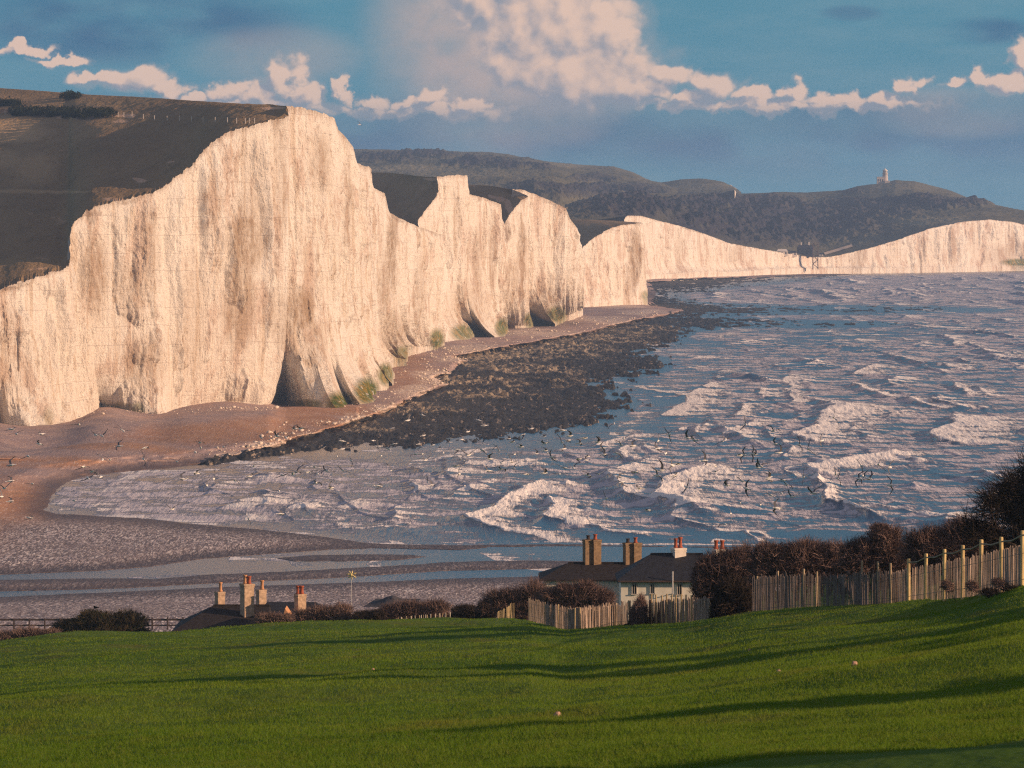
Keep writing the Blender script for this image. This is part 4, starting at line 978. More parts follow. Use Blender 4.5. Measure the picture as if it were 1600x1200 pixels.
def thorn_tree(label, px, py, d, hgt, spread, n, lean=(-.45, 0), material=M_TWIGD, base=None, group='thorn trees along the right edge'):
    c = base if base is not None else P(px, py, d)
    gx_, gy_ = float(c[0]), float(c[1]); gz = G(gx_, gy_)
    root = empty('thorn_tree', (gx_, gy_, gz)); tag(root, label, 'tree', group)
    segs = []   # recursive limbs
    def grow(p, dr, L, r, lev):
        q = p + dr * L; segs.append((p, q, r, r * .62, lev))
        if lev >= 4: return
        for i in range(3 if lev < 3 else 4):
            nd = dr + Vector(RNG.normal(0, .55, 3)) + Vector((lean[0] * .35, lean[1], .10)); nd.normalize()
            grow(q if i < 2 else p + dr * L * float(RNG.uniform(.5, .9)), nd, L * float(RNG.uniform(.58, .8)), r * .6, lev + 1)
    for i in range(3):
        dr = Vector((lean[0] * .5 + RNG.normal(0, .28) * spread, RNG.normal(0, .25), 1)).normalized()
        grow(Vector((0, 0, -.1)), dr, hgt * .34, .11, 0)
    mb = MB()
    for p, q, r, r2, lv in segs:
        if lv < 2: mb.tube(p, q, r, r2, 6)
    tr = mb.build('trunk', simple('thorn_bark', (0.035, 0.028, 0.024), .3, 4), root)
    S = [s for s in segs if s[4] >= 2]
    a = np.array([s[0] for s in S]); b = np.array([s[1] for s in S]); w_ = np.array([s[2] for s in S])
    ends = b[[i for i, s in enumerate(S) if s[4] >= 3]]
    i = RNG.integers(0, len(ends), n); p = ends[i] + RNG.normal(0, .16, (n, 3))
    dr = RNG.normal(0, .55, (n, 3)) + np.array([lean[0], lean[1], .35]); dr /= np.linalg.norm(dr, axis=1, keepdims=True)
    L = .3 + .55 * RNG.random(n)
    a = np.concatenate([a, p]); b = np.concatenate([b, p + dr * L[:, None]]); w0 = np.concatenate([w_, np.full(n, .010)])
    vs, f = ribbons(a, b, w0, w0 * .4, RNG.normal(0, .05, (len(a), 3)))
    link('crown', np_mesh('crown', vs, f, {'tone': np.repeat(RNG.random(len(a)) ** 2, 6)}), material, root)
    return root
thorn_tree('dark bare thorn tree leaning left over the fence at the right edge', 1622, 0, 172, 3.7, 1.0, 6000, (-.45, 0))
thorn_tree('dark dense thorn tree cut by the right edge behind the last fence posts', 1655, 0, 165, 3.8, .8, 6500, (-.25, 0))
bush('scrub_bush', 'dark tangled undergrowth beneath the thorn trees at the right edge', 'bush', [(1578,865,26,28),(1608,855,28,42),(1550,876,18,18),(1650,845,40,56)], 174, 14000, M_TWIGD, (-.2, 0), SCRUB, leaf=5000)
# the trees standing just beyond the right of the picture, whose long shadows cross the meadow
def ray_ground(px, py):
    y = np.linspace(50, 270, 900); ux, uz = ray(px, py)
    d_ = (H + uz * y) - ground(ux * y, y); i = int(np.argmax(d_ < 0)) or 899
    return float(ux * y[i]), float(y[i])
def shade_tree(label, px, py, t_, hgt, n=3500):
    x0, y0 = ray_ground(px, py)
    thorn_tree(label, 0, 0, 0, hgt, 1.0, n, (-.3, 0), base=(x0 + SUN_AZ.x * t_, y0 + SUN_AZ.y * t_, 0))
shade_tree('thorn tree on the bank out of sight to the right, throwing the long upper shadow', 1500, 978, 13, 6.0, 22000)
shade_tree('second thorn tree out of sight to the right beside the first', 1500, 990, 16, 5.4, 20000)
shade_tree('low thorn tree out of sight to the right, throwing the middle shadow', 1350, 1090, 12, 3.2, 12000)
shade_tree('thorn tree out of sight to the lower right, shading the corner of the meadow', 1610, 1150, 4, 1.2, 7000)

# dark scrub patches far off on the hill
def far_scrub(label, px, py, rx, ry, n):
    c0 = P(px, py, 1500)
    q = PTS_A[:-1].reshape(-1, 3); vx = 800 + F * q[:, 0] / q[:, 1]; vy = 317 + F * (H - q[:, 2]) / q[:, 1]
    root = None; P_ = []
    for _ in range(n):
        a = RNG.uniform(-1, 1); b = RNG.normal(0, .45)
        i = int(np.argmin((vx - px - a * rx) ** 2 + 4 * (vy - py - b * ry) ** 2)); P_.append(q[i])
    P_ = np.array(P_); c = P_.mean(0)
    k = 130; m = len(P_) * k
    ct = np.repeat(P_, k, 0); v = RNG.normal(size=(m, 3)); v /= np.linalg.norm(v, axis=1, keepdims=True)
    rr = np.repeat(RNG.uniform(.9, 2.0, len(P_)), k)[:, None]
    p = ct + v * rr * RNG.random((m, 1)) ** .4 * np.array([1.3, 1.3, .9]) + np.array([0, 0, .7])
    vs = p[:, None] + RNG.normal(size=(m, 3, 3)) * .22
    o = link('hill_scrub', np_mesh('hill_scrub', vs - c, np.arange(3 * m).reshape(-1, 3), {'tone': np.repeat(RNG.random(m) ** 2, 3)}), M_LEAFD)
    o.location = c; tag(o, label, 'scrub', 'scrub clumps on the hill top')
far_scrub('widest dark gorse clump on the hill, behind the line of small posts', 70, 178, 48, 4, 60)
far_scrub('dark gorse clump on the hill beside the small white chalk scrape', 140, 181, 36, 4, 40)
far_scrub('thin dark gorse strip at the left edge of the hill', 14, 165, 16, 2, 18)
far_scrub('lone small gorse clump just under the skyline of the hill', 110, 153, 13, 2, 14)

# ------------------------------------------------------------------ cottages
def pot(parent, c, h, r, m):
    mb = MB(); mb.lathe([(r * 1.15, 0), (r * 1.15, h * .12), (r * .9, h * .18), (r * .8, h * .78), (r * 1.1, h * .84), (r * 1.1, h), (r * .7, h), (r * .65, h * .6)], c, 10)
    return mb.build('chimney_pot', m, parent, True)

def chimney(parent, px, py_top, py_bot, w_px, d, m, pots, rz=.5, capw=1.16, shafts=1, off=(0, 0, 0)):
    s = d / F; t = V(px, py_top, d); b = V(px, py_bot, d); hh_ = t.z - b.z + .5
    ww = w_px * s * .78
    mb = MB(); o3 = Vector(off)
    for k in range(shafts):
        cx = t.x + (k - (shafts - 1) / 2) * ww * 1.06
        mb.box((cx - off[0], d - off[1], t.z - hh_ / 2 - off[2] - .06), (ww, ww, hh_ - .12), rz)
        mb.box((cx - off[0], d - off[1], t.z - off[2] - .20), (ww * 1.08, ww * 1.08, .07), rz)
        mb.box((cx - off[0], d - off[1], t.z - off[2] - .06), (ww * capw, ww * capw, .12), rz)
    ch = mb.build('chimney', m, parent)
    for dx, h, r, pm in pots:
        pot(ch, (t.x + dx * s - off[0], d - off[1], t.z - off[2]), h, r, pm)
    return ch

def roof_prism(mb, x0, x1, y0, y1, ze, zr, hipl=0.0, hipr=0.0, eave=.25):
    ym = (y0 + y1) / 2
    e = [(x0 - eave, y0 - eave, ze), (x1 + eave, y0 - eave, ze), (x1 + eave, y1 + eave, ze), (x0 - eave, y1 + eave, ze)]
    lo = [(a, b, c - .12) for a, b, c in e]; rdg = [(x0 + hipl, ym, zr), (x1 - hipr, ym, zr)]
    return mb.add(e + lo + rdg, [(0, 1, 9, 8), (2, 3, 8, 9), (3, 0, 8), (1, 2, 9), (7, 6, 5, 4), (0, 4, 5, 1), (1, 5, 6, 2), (2, 6, 7, 3), (3, 7, 4, 0)])

# the cottage on the right
d = 340.0; o0 = V(980, 930, d); gz = G(o0.x, d); base = (o0.x, d, gz)
cot = empty('cottage', base); tag(cot, 'long dark roofed cottage with cream wall, two brown double chimneys and a white one', 'cottage')
def L3(px, py, dd): v = V(px, py, dd); return (v.x - base[0], v.y - base[1], v.z - base[2])
a = L3(846, 905, 342); b = L3(1000, 880, 342)
ridge = L3(900, 879.5, 345)[2]; ev = L3(846, 906, 341)[2]
mb = MB(); roof_prism(mb, L3(848, 900, 342)[0], L3(1010, 900, 342)[0], 1.5, 7.5, ev, ridge, L3(887, 0, 342)[0] - L3(848, 0, 342)[0], 0)
mb.box((L3(945, 0, 342)[0], 4.5, ridge + .02), (L3(1000, 0, 342)[0] - L3(887, 0, 342)[0], .22, .14))
rf1 = mb.build('roof', M_SLATE2, cot)
mb = MB(); mb.box(((L3(850, 0, 342)[0] + L3(1008, 0, 342)[0]) / 2, 4.5, ev / 2 - .1), (L3(1008, 0, 342)[0] - L3(850, 0, 342)[0], 5.9, ev)); mb.build('wall', M_RENDER, cot)
xr0, xr1 = L3(970, 0, 336)[0], L3(1130, 0, 336)[0]
ev2 = L3(1000, 907, 334)[2]; rg2 = L3(1030, 866.5, 337)[2]
mb = MB(); roof_prism(mb, xr0, xr1, -5.6, 0.4, ev2, rg2, L3(1018, 0, 336)[0] - xr0, 1.2)
mb.box(((L3(1018, 0, 336)[0] + xr1 - 1.2) / 2, -2.6, rg2 + .02), (xr1 - 1.2 - L3(1018, 0, 336)[0], .2, .13))
rf2 = mb.build('roof', M_SLATE, cot)
mb = MB(); mb.box(((xr0 + xr1) / 2, -2.6, ev2 / 2 - .06), (xr1 - xr0, 5.9, ev2 - .05)); mb.build('wall', M_RENDER, cot)
for px, wp, hp in ((992, 7, 11), (1020, 6, 10), (1063, 7, 12)):
    x_ = L3(px, 0, 334.4)[0]; zc = ev2 - .25 - hp * .0414 / 2 - .1; ww = wp * .0414; hh_ = hp * .0414 + .2
    mb = MB(); mb.box((x_ - ww / 2, -5.57, zc), (.06, .1, hh_)); mb.box((x_ + ww / 2, -5.57, zc), (.06, .1, hh_)); mb.box((x_, -5.57, zc + hh_ / 2), (ww + .06, .1, .06)); mb.box((x_, -5.575, zc), (.035, .08, hh_ - .06)); mb.box((x_, -5.58, zc - hh_ / 2 - .03), (ww + .16, .16, .06))
    wf = mb.build('window', M_FRAME, cot)
    mb = MB(); mb.box((x_, -5.55, zc), (ww - .05, .03, hh_ - .05)); mb.build('pane', M_GLASS, wf)
x_ = L3(1052, 0, 334)[0]; mb = MB(); mb.tube((x_, -5.95, ev2 - .9), (x_, -5.95, L3(0, 893, 334)[2]), .05, n=8); mb.tube((x_, -5.95, ev2 - .9), (x_, -5.5, ev2 - .9), .03, n=6); mb.build('flue_pipe', M_METAL, cot)
mb = MB(); mb.tube((xr0 - .2, -5.92, ev2 - .08), (xr1 + .2, -5.92, ev2 - .08), .06, n=8); mb.build('gutter', M_GROYNE, cot)
chimney(cot, 925, 843, 884, 16, 344.5, M_BRICKDARK, [(-6, .28, .13, M_POTDARK), (5, .36, .13, M_POT)], .35, 1.14, 2, base)
chimney(cot, 988, 848, 886, 16, 344.5, M_BRICKDARK, [(-7, .28, .13, M_POTDARK), (5, .36, .13, M_POT)], .35, 1.14, 2, base)
chimney(cot, 1060, 856, 873, 24, 337.4, M_WHITEW, [(-4, .62, .13, M_POT), (3, .72, .13, M_POT)], .35, 1.1, 1, base)
chimney(cot, 1124, 858, 880, 22, 337.4, M_WHITEW, [(-5, .58, .14, M_POT), (4.5, .58, .14, M_POT)], .35, 1.1, 1, base)

# the cottage on the left with four chimneys
d = 330.0; o0 = V(400, 970, d); gz = G(o0.x, d); base = (o0.x, d, gz)
cot2 = empty('cottage', base); tag(cot2, 'dark roofed cottage with four buff chimneys behind the meadow crest', 'cottage')
rz1 = L3(340, 943.5, 331)[2]; e1 = L3(280, 981, 327)[2]
x0, x1, x2 = L3(279, 0, 330)[0], L3(420, 0, 330)[0], L3(530, 0, 330)[0]
mb = MB(); roof_prism(mb, x0, x1, -4.5, 3.5, e1 - .1, rz1, L3(332, 0, 330)[0] - x0, 0)
mb.box(((L3(332, 0, 330)[0] + x1) / 2, -.5, rz1 + .02), (x1 - L3(332, 0, 330)[0], .2, .12)); mb.build('roof', M_SLATE2, cot2)
mb = MB(); rz2 = L3(413, 941.5, 331)[2]; roof_prism(mb, L3(395, 0, 331)[0], x2, -2.5, 5.5, e1 - .05, rz2, L3(414, 0, 330)[0] - L3(395, 0, 331)[0], 1.6)
mb.build('roof', M_SLATE, cot2)
mb = MB(); xg = L3(449, 0, 324)[0]; zt = L3(441, 951, 324)[2]; zb_ = L3(441, 975, 324)[2]
mb.add([(xg - .45, -6.0, zb_), (xg + .45, -6.0, zb_), (xg - .2, -6.0, zt), (xg - .45, -3.5, zb_), (xg + .45, -3.5, zb_), (xg - .2, -3.5, zt)], [(0, 1, 2), (5, 4, 3), (1, 4, 5, 2), (0, 2, 5, 3), (0, 3, 4, 1)]); mb.build('gable', M_POTBUFF, cot2)
mb = MB(); mb.box(((x0 + x2) / 2, 0, (e1 - .2) / 2), (x2 - x0 - .4, 7.2, e1 - .2)); mb.build('wall', M_RENDER, cot2)
chimney(cot2, 343.5, 924.5, 945, 15.5, 331.5, M_BUFF, [(1, .62, .115, M_POTBUFF)], .5, 1.1, 1, base)
chimney(cot2, 386, 912, 955, 21, 328, M_BUFF, [(-3, .56, .12, M_POTBUFF), (3.2, .48, .13, M_POT)], .5, 1.16, 1, base)
chimney(cot2, 408, 921, 945, 16, 332.5, M_BUFF, [(1.5, .60, .12, M_POTBUFF)], .5, 1.1, 1, base)
chimney(cot2, 469, 928, 972, 18, 327, M_BUFF, [(-3.5, .52, .12, M_POT), (2.5, .52, .13, M_POT)], .5, 1.1, 1, base)

# ------------------------------------------------------------------ fences
def lerp_line(pts, n):
    a = np.array(pts, float); u = np.linspace(0, len(a) - 1, n)
    return np.stack([np.interp(u, np.arange(len(a)), a[:, i]) for i in range(a.shape[1])], -1)

def pale_mesh(mb, x, y, z0, z1, w, ang, th=.018):
    c, s = math.cos(ang) * w / 2, math.sin(ang) * w / 2; nx, ny = -math.sin(ang) * th / 2, math.cos(ang) * th / 2
    jx, jy = random.gauss(0, .012), random.gauss(0, .012)
    v = []
    for zz, k in ((z0, 1), (z1 - w * .9, 1)):
        kx, ky = (0, 0) if zz == z0 else (jx, jy)
        v += [(x - c - nx + kx, y - s - ny + ky, zz), (x + c - nx + kx, y + s - ny + ky, zz), (x + c + nx + kx, y + s + ny + ky, zz), (x - c + nx + kx, y - s + ny + ky, zz)]
    v += [(x - nx + jx, y - ny + jy, z1), (x + nx + jx, y + ny + jy, z1)]
    mb.add(v, [(0, 1, 5, 4), (1, 2, 6, 5), (2, 3, 7, 6), (3, 0, 4, 7), (4, 5, 8), (6, 7, 9), (5, 6, 9, 8), (7, 4, 8, 9), (3, 2, 1, 0)])

def paling_fence(label, line, n, posts, pm=M_PALE, postm=M_POSTGREY, w=.06, jit=.05, post_r=.045, wires=2, rail=None, group=None):
    """line: (px, py_top, py_bottom, depth) nodes; posts: (px, py_top, depth)"""
    c = np.array(line, float); m0 = c.mean(0); o_ = V(m0[0], m0[2], m0[3]); o_.z = G(o_.x, o_.y)
    root = empty('paling_fence', o_); tag(root, label, 'fence', group)
    q = lerp_line(line, n); top = P(q[:, 0], q[:, 1], q[:, 3]); mb = MB()
    gz_ = ground(top[:, 0], top[:, 1])
    bot = np.minimum(P(q[:, 0], q[:, 2], q[:, 3])[:, 2], gz_ + .05) - .12
    for i in range(n):
        j = min(i + 1, n - 1); k = max(i - 1, 0)
        ang = math.atan2(top[j, 1] - top[k, 1], top[j, 0] - top[k, 0])
        pale_mesh(mb, top[i, 0] - o_.x, top[i, 1] - o_.y, bot[i] - o_.z, top[i, 2] - o_.z + random.gauss(0, jit), w * random.uniform(.8, 1.25), ang + random.gauss(0, .25))
    for f_ in [.22, .8, .5][:wires]:
        for i in range(0, n - 1, 2):
            j = min(n - 1, i + 2); pa = [top[i, 0] - o_.x, top[i, 1] - o_.y, bot[i] + (top[i, 2] - bot[i]) * f_ - o_.z]; pb = [top[j, 0] - o_.x, top[j, 1] - o_.y, bot[j] + (top[j, 2] - bot[j]) * f_ - o_.z]
            mb.tube(pa, pb, .008, n=4, mi=1)
    mb.build('paling', [pm, M_WIRE], root)
    pp = []
    for px, pt, dd in posts:
        t_ = V(px, pt, dd); g = G(t_.x, t_.y)
        mb = MB(); r = post_r * random.uniform(.93, 1.07); x_, y_ = t_.x - o_.x, t_.y - o_.y; tilt = (random.gauss(0, .02), random.gauss(0, .02))
        mb.tube((x_, y_, g - o_.z - .3), (x_ + tilt[0], y_ + tilt[1], t_.z - o_.z - .03), r, r * .95, 10); mb.tube((x_ + tilt[0], y_ + tilt[1], t_.z - o_.z - .03), (x_ + tilt[0], y_ + tilt[1], t_.z - o_.z), r * .95, r * .8, 10)
        mb.build('post', postm, root); pp.append((x_, y_, t_.z - o_.z))
    if rail:
        mb = MB()
        for a_, b_ in zip(pp[:-1], pp[1:]):
            mid = [(a_[i] + b_[i]) / 2 for i in range(3)]; mid[2] -= .06
            k = [(*a_[:2], a_[2] - .12), (mid[0], mid[1], mid[2] - .12), (*b_[:2], b_[2] - .12)]
            for u, v in zip(k[:-1], k[1:]): mb.tube(u, v, rail, n=6)
        mb.build('rail', M_POSTGREY, root)
    return root
paling_fence('fence of tall sunlit round posts with a sagging top rail and grey palings', [(1399,893,942,172),(1420,889,938,167),(1476,878,930,153),(1533,866,921,143),(1566,858,915,138),(1600,850,908,133),(1650,838,900,126)], 175,
  [(1420,873,166),(1447,865,160),(1476,858,153),(1504,852,148),(1533,843,143),(1566,839,138),(1597,829,133),(1640,818,127)], M_PALE, M_POST, .05, .03, .058, 2, .022, 'paling fences along the meadow')
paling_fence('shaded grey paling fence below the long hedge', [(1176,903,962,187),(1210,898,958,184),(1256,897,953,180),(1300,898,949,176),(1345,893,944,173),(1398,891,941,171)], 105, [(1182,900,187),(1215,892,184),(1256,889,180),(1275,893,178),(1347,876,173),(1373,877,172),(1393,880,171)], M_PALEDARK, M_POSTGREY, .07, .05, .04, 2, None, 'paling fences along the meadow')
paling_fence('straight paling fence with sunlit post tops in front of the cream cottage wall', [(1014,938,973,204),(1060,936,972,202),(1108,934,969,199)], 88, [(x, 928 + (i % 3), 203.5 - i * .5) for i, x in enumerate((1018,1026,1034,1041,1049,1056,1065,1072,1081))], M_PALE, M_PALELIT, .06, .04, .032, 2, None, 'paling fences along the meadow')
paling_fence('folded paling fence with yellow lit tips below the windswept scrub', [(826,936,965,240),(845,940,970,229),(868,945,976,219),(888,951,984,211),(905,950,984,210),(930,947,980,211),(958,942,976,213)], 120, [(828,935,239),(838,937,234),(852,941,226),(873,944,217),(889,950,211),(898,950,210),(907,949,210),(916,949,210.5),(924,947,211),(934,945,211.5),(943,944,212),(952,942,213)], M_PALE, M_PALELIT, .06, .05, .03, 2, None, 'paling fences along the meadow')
paling_fence('dark gap of paling fence between the folded fence and the small bush', [(960,944,975,213),(985,940,974,208)], 22, [(962,942,212.5),(984,938,208)], M_PALE, M_POSTGREY, .06, .05, .03, 1, None, 'paling fences along the meadow')
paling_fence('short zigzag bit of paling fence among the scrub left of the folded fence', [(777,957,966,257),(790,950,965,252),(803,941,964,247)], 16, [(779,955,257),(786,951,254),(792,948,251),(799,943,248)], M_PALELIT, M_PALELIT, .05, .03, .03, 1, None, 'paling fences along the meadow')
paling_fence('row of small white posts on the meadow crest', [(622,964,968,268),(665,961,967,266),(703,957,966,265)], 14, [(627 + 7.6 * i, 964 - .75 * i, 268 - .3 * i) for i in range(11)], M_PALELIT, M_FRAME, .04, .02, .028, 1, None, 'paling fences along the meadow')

# star on its pole
s0 = V(549, 898, 318); gz = G(s0.x, s0.y)
root = empty('star_pole', (s0.x, s0.y, gz)); tag(root, 'straw coloured many pointed star on a thin tall pole above the scrub', 'star ornament')
mb = MB(); mb.tube((0, 0, -.2), (0, 0, s0.z - gz), .018, .012, 8); mb.build('pole', M_METAL, root)
mb = MB(); zc = s0.z - gz
for i in range(7):
    an = 2 * math.pi * i / 7 + .35; L_ = random.uniform(.27, .40)
    tip = Vector((math.cos(an) * L_, random.uniform(-.12, .12), math.sin(an) * L_)); mb.tube((0, 0, zc), Vector((0, 0, zc)) + tip * .55, .03, .055, 6); mb.tube(Vector((0, 0, zc)) + tip * .55, Vector((0, 0, zc)) + tip, .055, .004, 6)
mb.lathe([(.01, -.09), (.08, -.04), (.08, .04), (.01, .09)], (0, 0, zc), 8); mb.build('star', M_STAR, root)

# groyne on the shingle
g0 = V(160, 969, 545); root = empty('groyne', (g0.x, g0.y, 3.5)); tag(root, 'low dark timber groyne rail along the shingle at the left', 'groyne')
mb = MB(); pa = V(-60, 970, 545); pb = V(338, 966.5, 545)
mb.box(((pa.x + pb.x) / 2 - g0.x, 0, (pa.z + pb.z) / 2 - 3.5), (pb.x - pa.x, .16, .20)); mb.box(((pa.x + pb.x) / 2 - g0.x, .02, (pa.z + pb.z) / 2 - 4.1), (pb.x - pa.x, .1, .14)); mb.build('rail', M_GROYNE, root)
for i in range(17):
    px = -50 + 24 * i; t_ = V(px, 968 - .008 * px, 545)
    mb = MB(); mb.box((t_.x - g0.x, -.17, t_.z - 3.5 - .55), (.17, .17, 1.3)); mb.build('post', M_GROYNE, root)

# stones on the meadow
def stone(label, px, py, w_px, hk, red=False):
    x, y = ray_ground(px, py); s = w_px * y / F / 2
    ico = bpy.data.meshes.new('stone'); import bmesh
    bm = bmesh.new(); bmesh.ops.create_icosphere(bm, subdivisions=2, radius=1.0)
    for v in bm.verts:
        k = 1 + .3 * float(fbm(np.array([v.co.x * 1.6 + px]), np.array([v.co.y * 1.6]), np.array([v.co.z * 1.6]), 2, 9)[0])
        v.co = Vector((v.co.x * s * k, v.co.y * s * k * .8, v.co.z * s * k * hk))
    bm.to_mesh(ico); bm.free(); o = link('stone', ico, M_STONE); o.location = (x, y, G(x, y) + s * hk * .55); tag(o, label, 'stone', 'stones on the meadow')
stone('reddish stone on the sunlit grass in the lower middle of the meadow', 871, 1109, 13, .9)
stone('small upright pinkish stone on the grass, farthest right of the stones', 1335, 1058, 9, 1.2)
stone('tiny dull stone on the grass, left of the upright pinkish one', 1217, 1052, 8, .7)
stone('largest pale stone with a dark clod, at the bottom edge of the meadow', 1224, 1192, 20, .7)
stone('tiny pale stone far up the meadow in the middle', 1171, 1020, 5, .8)
stone('tiny pale stone on the left half of the meadow', 583, 1045, 5, .7)

# mound in a shade colour, put in for a shadow patch on the shingle
def mound():
    c = V(613, 930, 470); nx, ny = 60, 40; u, v = np.meshgrid(np.linspace(-1, 1, nx), np.linspace(-1, 1, ny))
    r = np.hypot(u, v); z_ = np.clip(1 - r, 0, 1) ** 1.6 * .8 * (1 + .3 * fbm(u * 3, v * 3, octv=3, seed=66)) - .4
    pts_ = np.stack([u * 2.1 + .5 * v, v * 5, z_], -1)
    o = link('shade_mound', grid_mesh('shade_mound', pts_), simple('mound_shade', (0.055, 0.05, 0.055), .35, 3)); o.location = (c.x, c.y, c.z - .3); tag(o, 'dark mound put in for a shadow patch on the shingle right of the star', 'mound')
mound()

# little posts of the fence across the hill
def hill_fence():
    q = PTS_A[:-1].reshape(-1, 3); vx = 800 + F * q[:, 0] / q[:, 1]; vy = 317 + F * (H - q[:, 2]) / q[:, 1]
    pl = [(9,178),(20,178),(30,177),(40,178),(58,179),(76,180),(93,179),(110,180),(128,181),(156,181),(170,182),(186,183),(194,183),(207,182),(225,186),(242,188),(262,189),(281,189),(300,190),(318,191),(337,191),(356,192),(370,193),(384,193),(390,193),(398,193)]
    root = None; prev = None; mw = MB()
    for px, py in pl:
        i = int(np.argmin((vx - px) ** 2 + 9 * (vy - py) ** 2)); p = Vector(q[i])
        if root is None:
            root = empty('hill_fence', p); tag(root, 'line of small pale fence posts crossing the brown hill top', 'fence'); o_ = p
        mb = MB(); mb.box((p.x - o_.x, p.y - o_.y, p.z - o_.z + .5), (.15, .15, 1.6)); mb.build('post', M_WHITEW, root)
        if prev is not None:
            mw.tube(prev - o_ + Vector((0, 0, 1.1)), p - o_ + Vector((0, 0, 1.1)), .012, n=4)
        prev = p
    mw.build('wire', M_WIRE, root)
hill_fence()

# ------------------------------------------------------------------ far buildings
def hz(px, q=None):
    q = PTS_H[:-1].reshape(-1, 3); vx = 800 + F * q[:, 0] / q[:, 1]; vy = 317 + F * (H - q[:, 2]) / q[:, 1]
    return vx, vy, q
d = 5150.0; b = V(1382, 287.5, d); root = empty('lighthouse', b); s = d / F
tag(root, 'grey stone lighthouse tower with a white lantern on the far hill top', 'lighthouse')
mb = MB(); cx = 1.0 * s
mb.lathe([(3.4, -2), (3.0, 3), (2.7, 7), (2.55, 10.2), (2.9, 10.4), (2.9, 11.0), (2.3, 11.0)], (cx, 0, 0), 20); mb.build('tower', M_GRANITE, root, True)
mb = MB(); mb.lathe([(2.2, 11.0), (2.2, 13.2), (2.6, 13.3), (2.5, 13.6), (1.2, 14.6), (.3, 15.1), (.2, 16.0)], (cx, 0, 0), 16); mb.build('lantern', M_WHITEW, root, True)
mb = MB(); mb.box((-4.2, 0, 2.4), (6.8, 7, 8.8)); mb.box((-4.2, 0, 7.0), (7.2, 7.4, .5)); mb.box((2.4, -3.0, .8), (5, 5, 5)); mb.build('wall', M_GRANITE, root)
for i in range(3):
    mb = MB(); mb.box((-6.4 + 2.2 * i, -3.53, 3.6), (.95, .1, 2.4)); mb.build('window', M_GLASS, root)
def far_house(label, px, py, d, wpx, hpx, wall, roof, chim=(), rh=.45, win=3):
    if d < 4000:
        vx, vy, q = hz(0); i = int(np.argmin((vx - px) ** 2 + 9 * (vy - py) ** 2)); d = float(q[i][1])
    b = V(px, py, d); s = d / F; w_, h_ = wpx * s, hpx * s; root = empty('far_house', b); tag(root, label, 'house', 'houses at the gap')
    mb = MB(); mb.box((0, 0, h_ * (1 - rh) / 2 - .5), (w_, 6, h_ * (1 - rh) + 1)); mb.build('wall', wall, root)
    mb = MB(); roof_prism(mb, -w_ / 2, w_ / 2, -3, 3, h_ * (1 - rh) + .02, h_, 1.0, 1.0, .2); rf = mb.build('roof', roof, root)
    for c in chim:
        mb = MB(); mb.box((c * s, 0, h_ + .5), (1.1, 1.1, 2.2)); mb.build('chimney', M_WHITEW, rf)
    for i in range(win):
        mb = MB(); mb.box((-w_ / 2 + w_ * (i + .5) / win, -3.03, h_ * (1 - rh) * .5), (w_ / win * .32, .1, h_ * (1 - rh) * .5)); mb.build('window', M_GLASS, root)
far_house('low white house at the left of the far gap', 1222, 398, 3830, 17, 9, M_WHITEW, M_WHITEW, (), .4, 3)
far_house('small white house between the low white one and the dark building', 1239, 399, 3835, 12, 7, M_WHITEW, M_SLATE, (), .4, 2)
far_house('large dark building with two white chimneys at the far gap', 1258, 399, 3840, 24, 17, M_DARKWALL, M_DARKWALL, (-6, 6), .35, 4)
far_house('tiny white hut to the right of the beach stairs', 1283, 400, 3840, 6, 5, M_WHITEW, M_SLATE, (), .4, 1)
# beach stairs
b = V(1274, 419, 3735); root = empty('beach_stairs', b); tag(root, 'tall rusty brown staircase tower from the far beach up to the gap', 'stairs'); s = 3735 / F
mb = MB(); tH = 37 * s
for x_ in (-1.8, 1.8):
    for y_ in (-1.6, 1.6): mb.box((x_, y_, tH * .5 - .5), (.45, .45, tH + 1))
mb.build('frame', M_RUST, root)
for k in range(6):
    z0 = tH * k / 6; mb = MB(); sg = 1 if k % 2 else -1
    mb.add([(-1.7 * sg, -1.5, z0), (1.7 * sg, -1.5, z0 + tH / 6), (1.7 * sg, 1.5, z0 + tH / 6), (-1.7 * sg, 1.5, z0), (-1.7 * sg, -1.5, z0 + .5), (1.7 * sg, -1.5, z0 + tH / 6 + .5), (1.7 * sg, 1.5, z0 + tH / 6 + .5), (-1.7 * sg, 1.5, z0 + .5)], [(3, 2, 1, 0), (4, 5, 6, 7), (0, 1, 5, 4), (1, 2, 6, 5), (2, 3, 7, 6), (3, 0, 4, 7)]); mb.build('flight', M_RUST, root)
mb = MB(); mb.box((0, 0, tH + .3), (5, 4.4, .5)); mb.box((0, 0, tH + 1.6), (4.6, 4, .25)); mb.build('platform', M_RUST, root)
# chalk track climbing the hill right of the gap
def track():
    vx, vy, q = hz(0); L_, R_ = [], []
    for px in np.linspace(1287, 1333, 24):
        py = np.interp(px, [1287, 1300, 1333], [399, 395, 385]); i = int(np.argmin((vx - px) ** 2 + 9 * (vy - py) ** 2)); L_.append(q[i] + (0, 0, 1.0))
    L_ = np.array(L_); k = np.ones(5) / 5
    for i in range(3): L_[:, i] = np.convolve(np.pad(L_[:, i], 2, mode='edge'), k, 'valid')
    pts_ = np.stack([L_ + (0, -9, -.6), L_, L_ + (0, 9, .8)], 0)
    o = link('track', grid_mesh('track', pts_), M_TRACK); tag(o, 'pale chalk track climbing the dark hill beside the gap', 'track', kind='structure')
track()
# white farmhouse on the far hill
b = V(585, 245, 5600); far_house('tiny white farmhouse on the far hill among dark hedges', 585, 246, 5600, 5, 4, M_WHITEW, M_WHITEW, (), .4, 1)

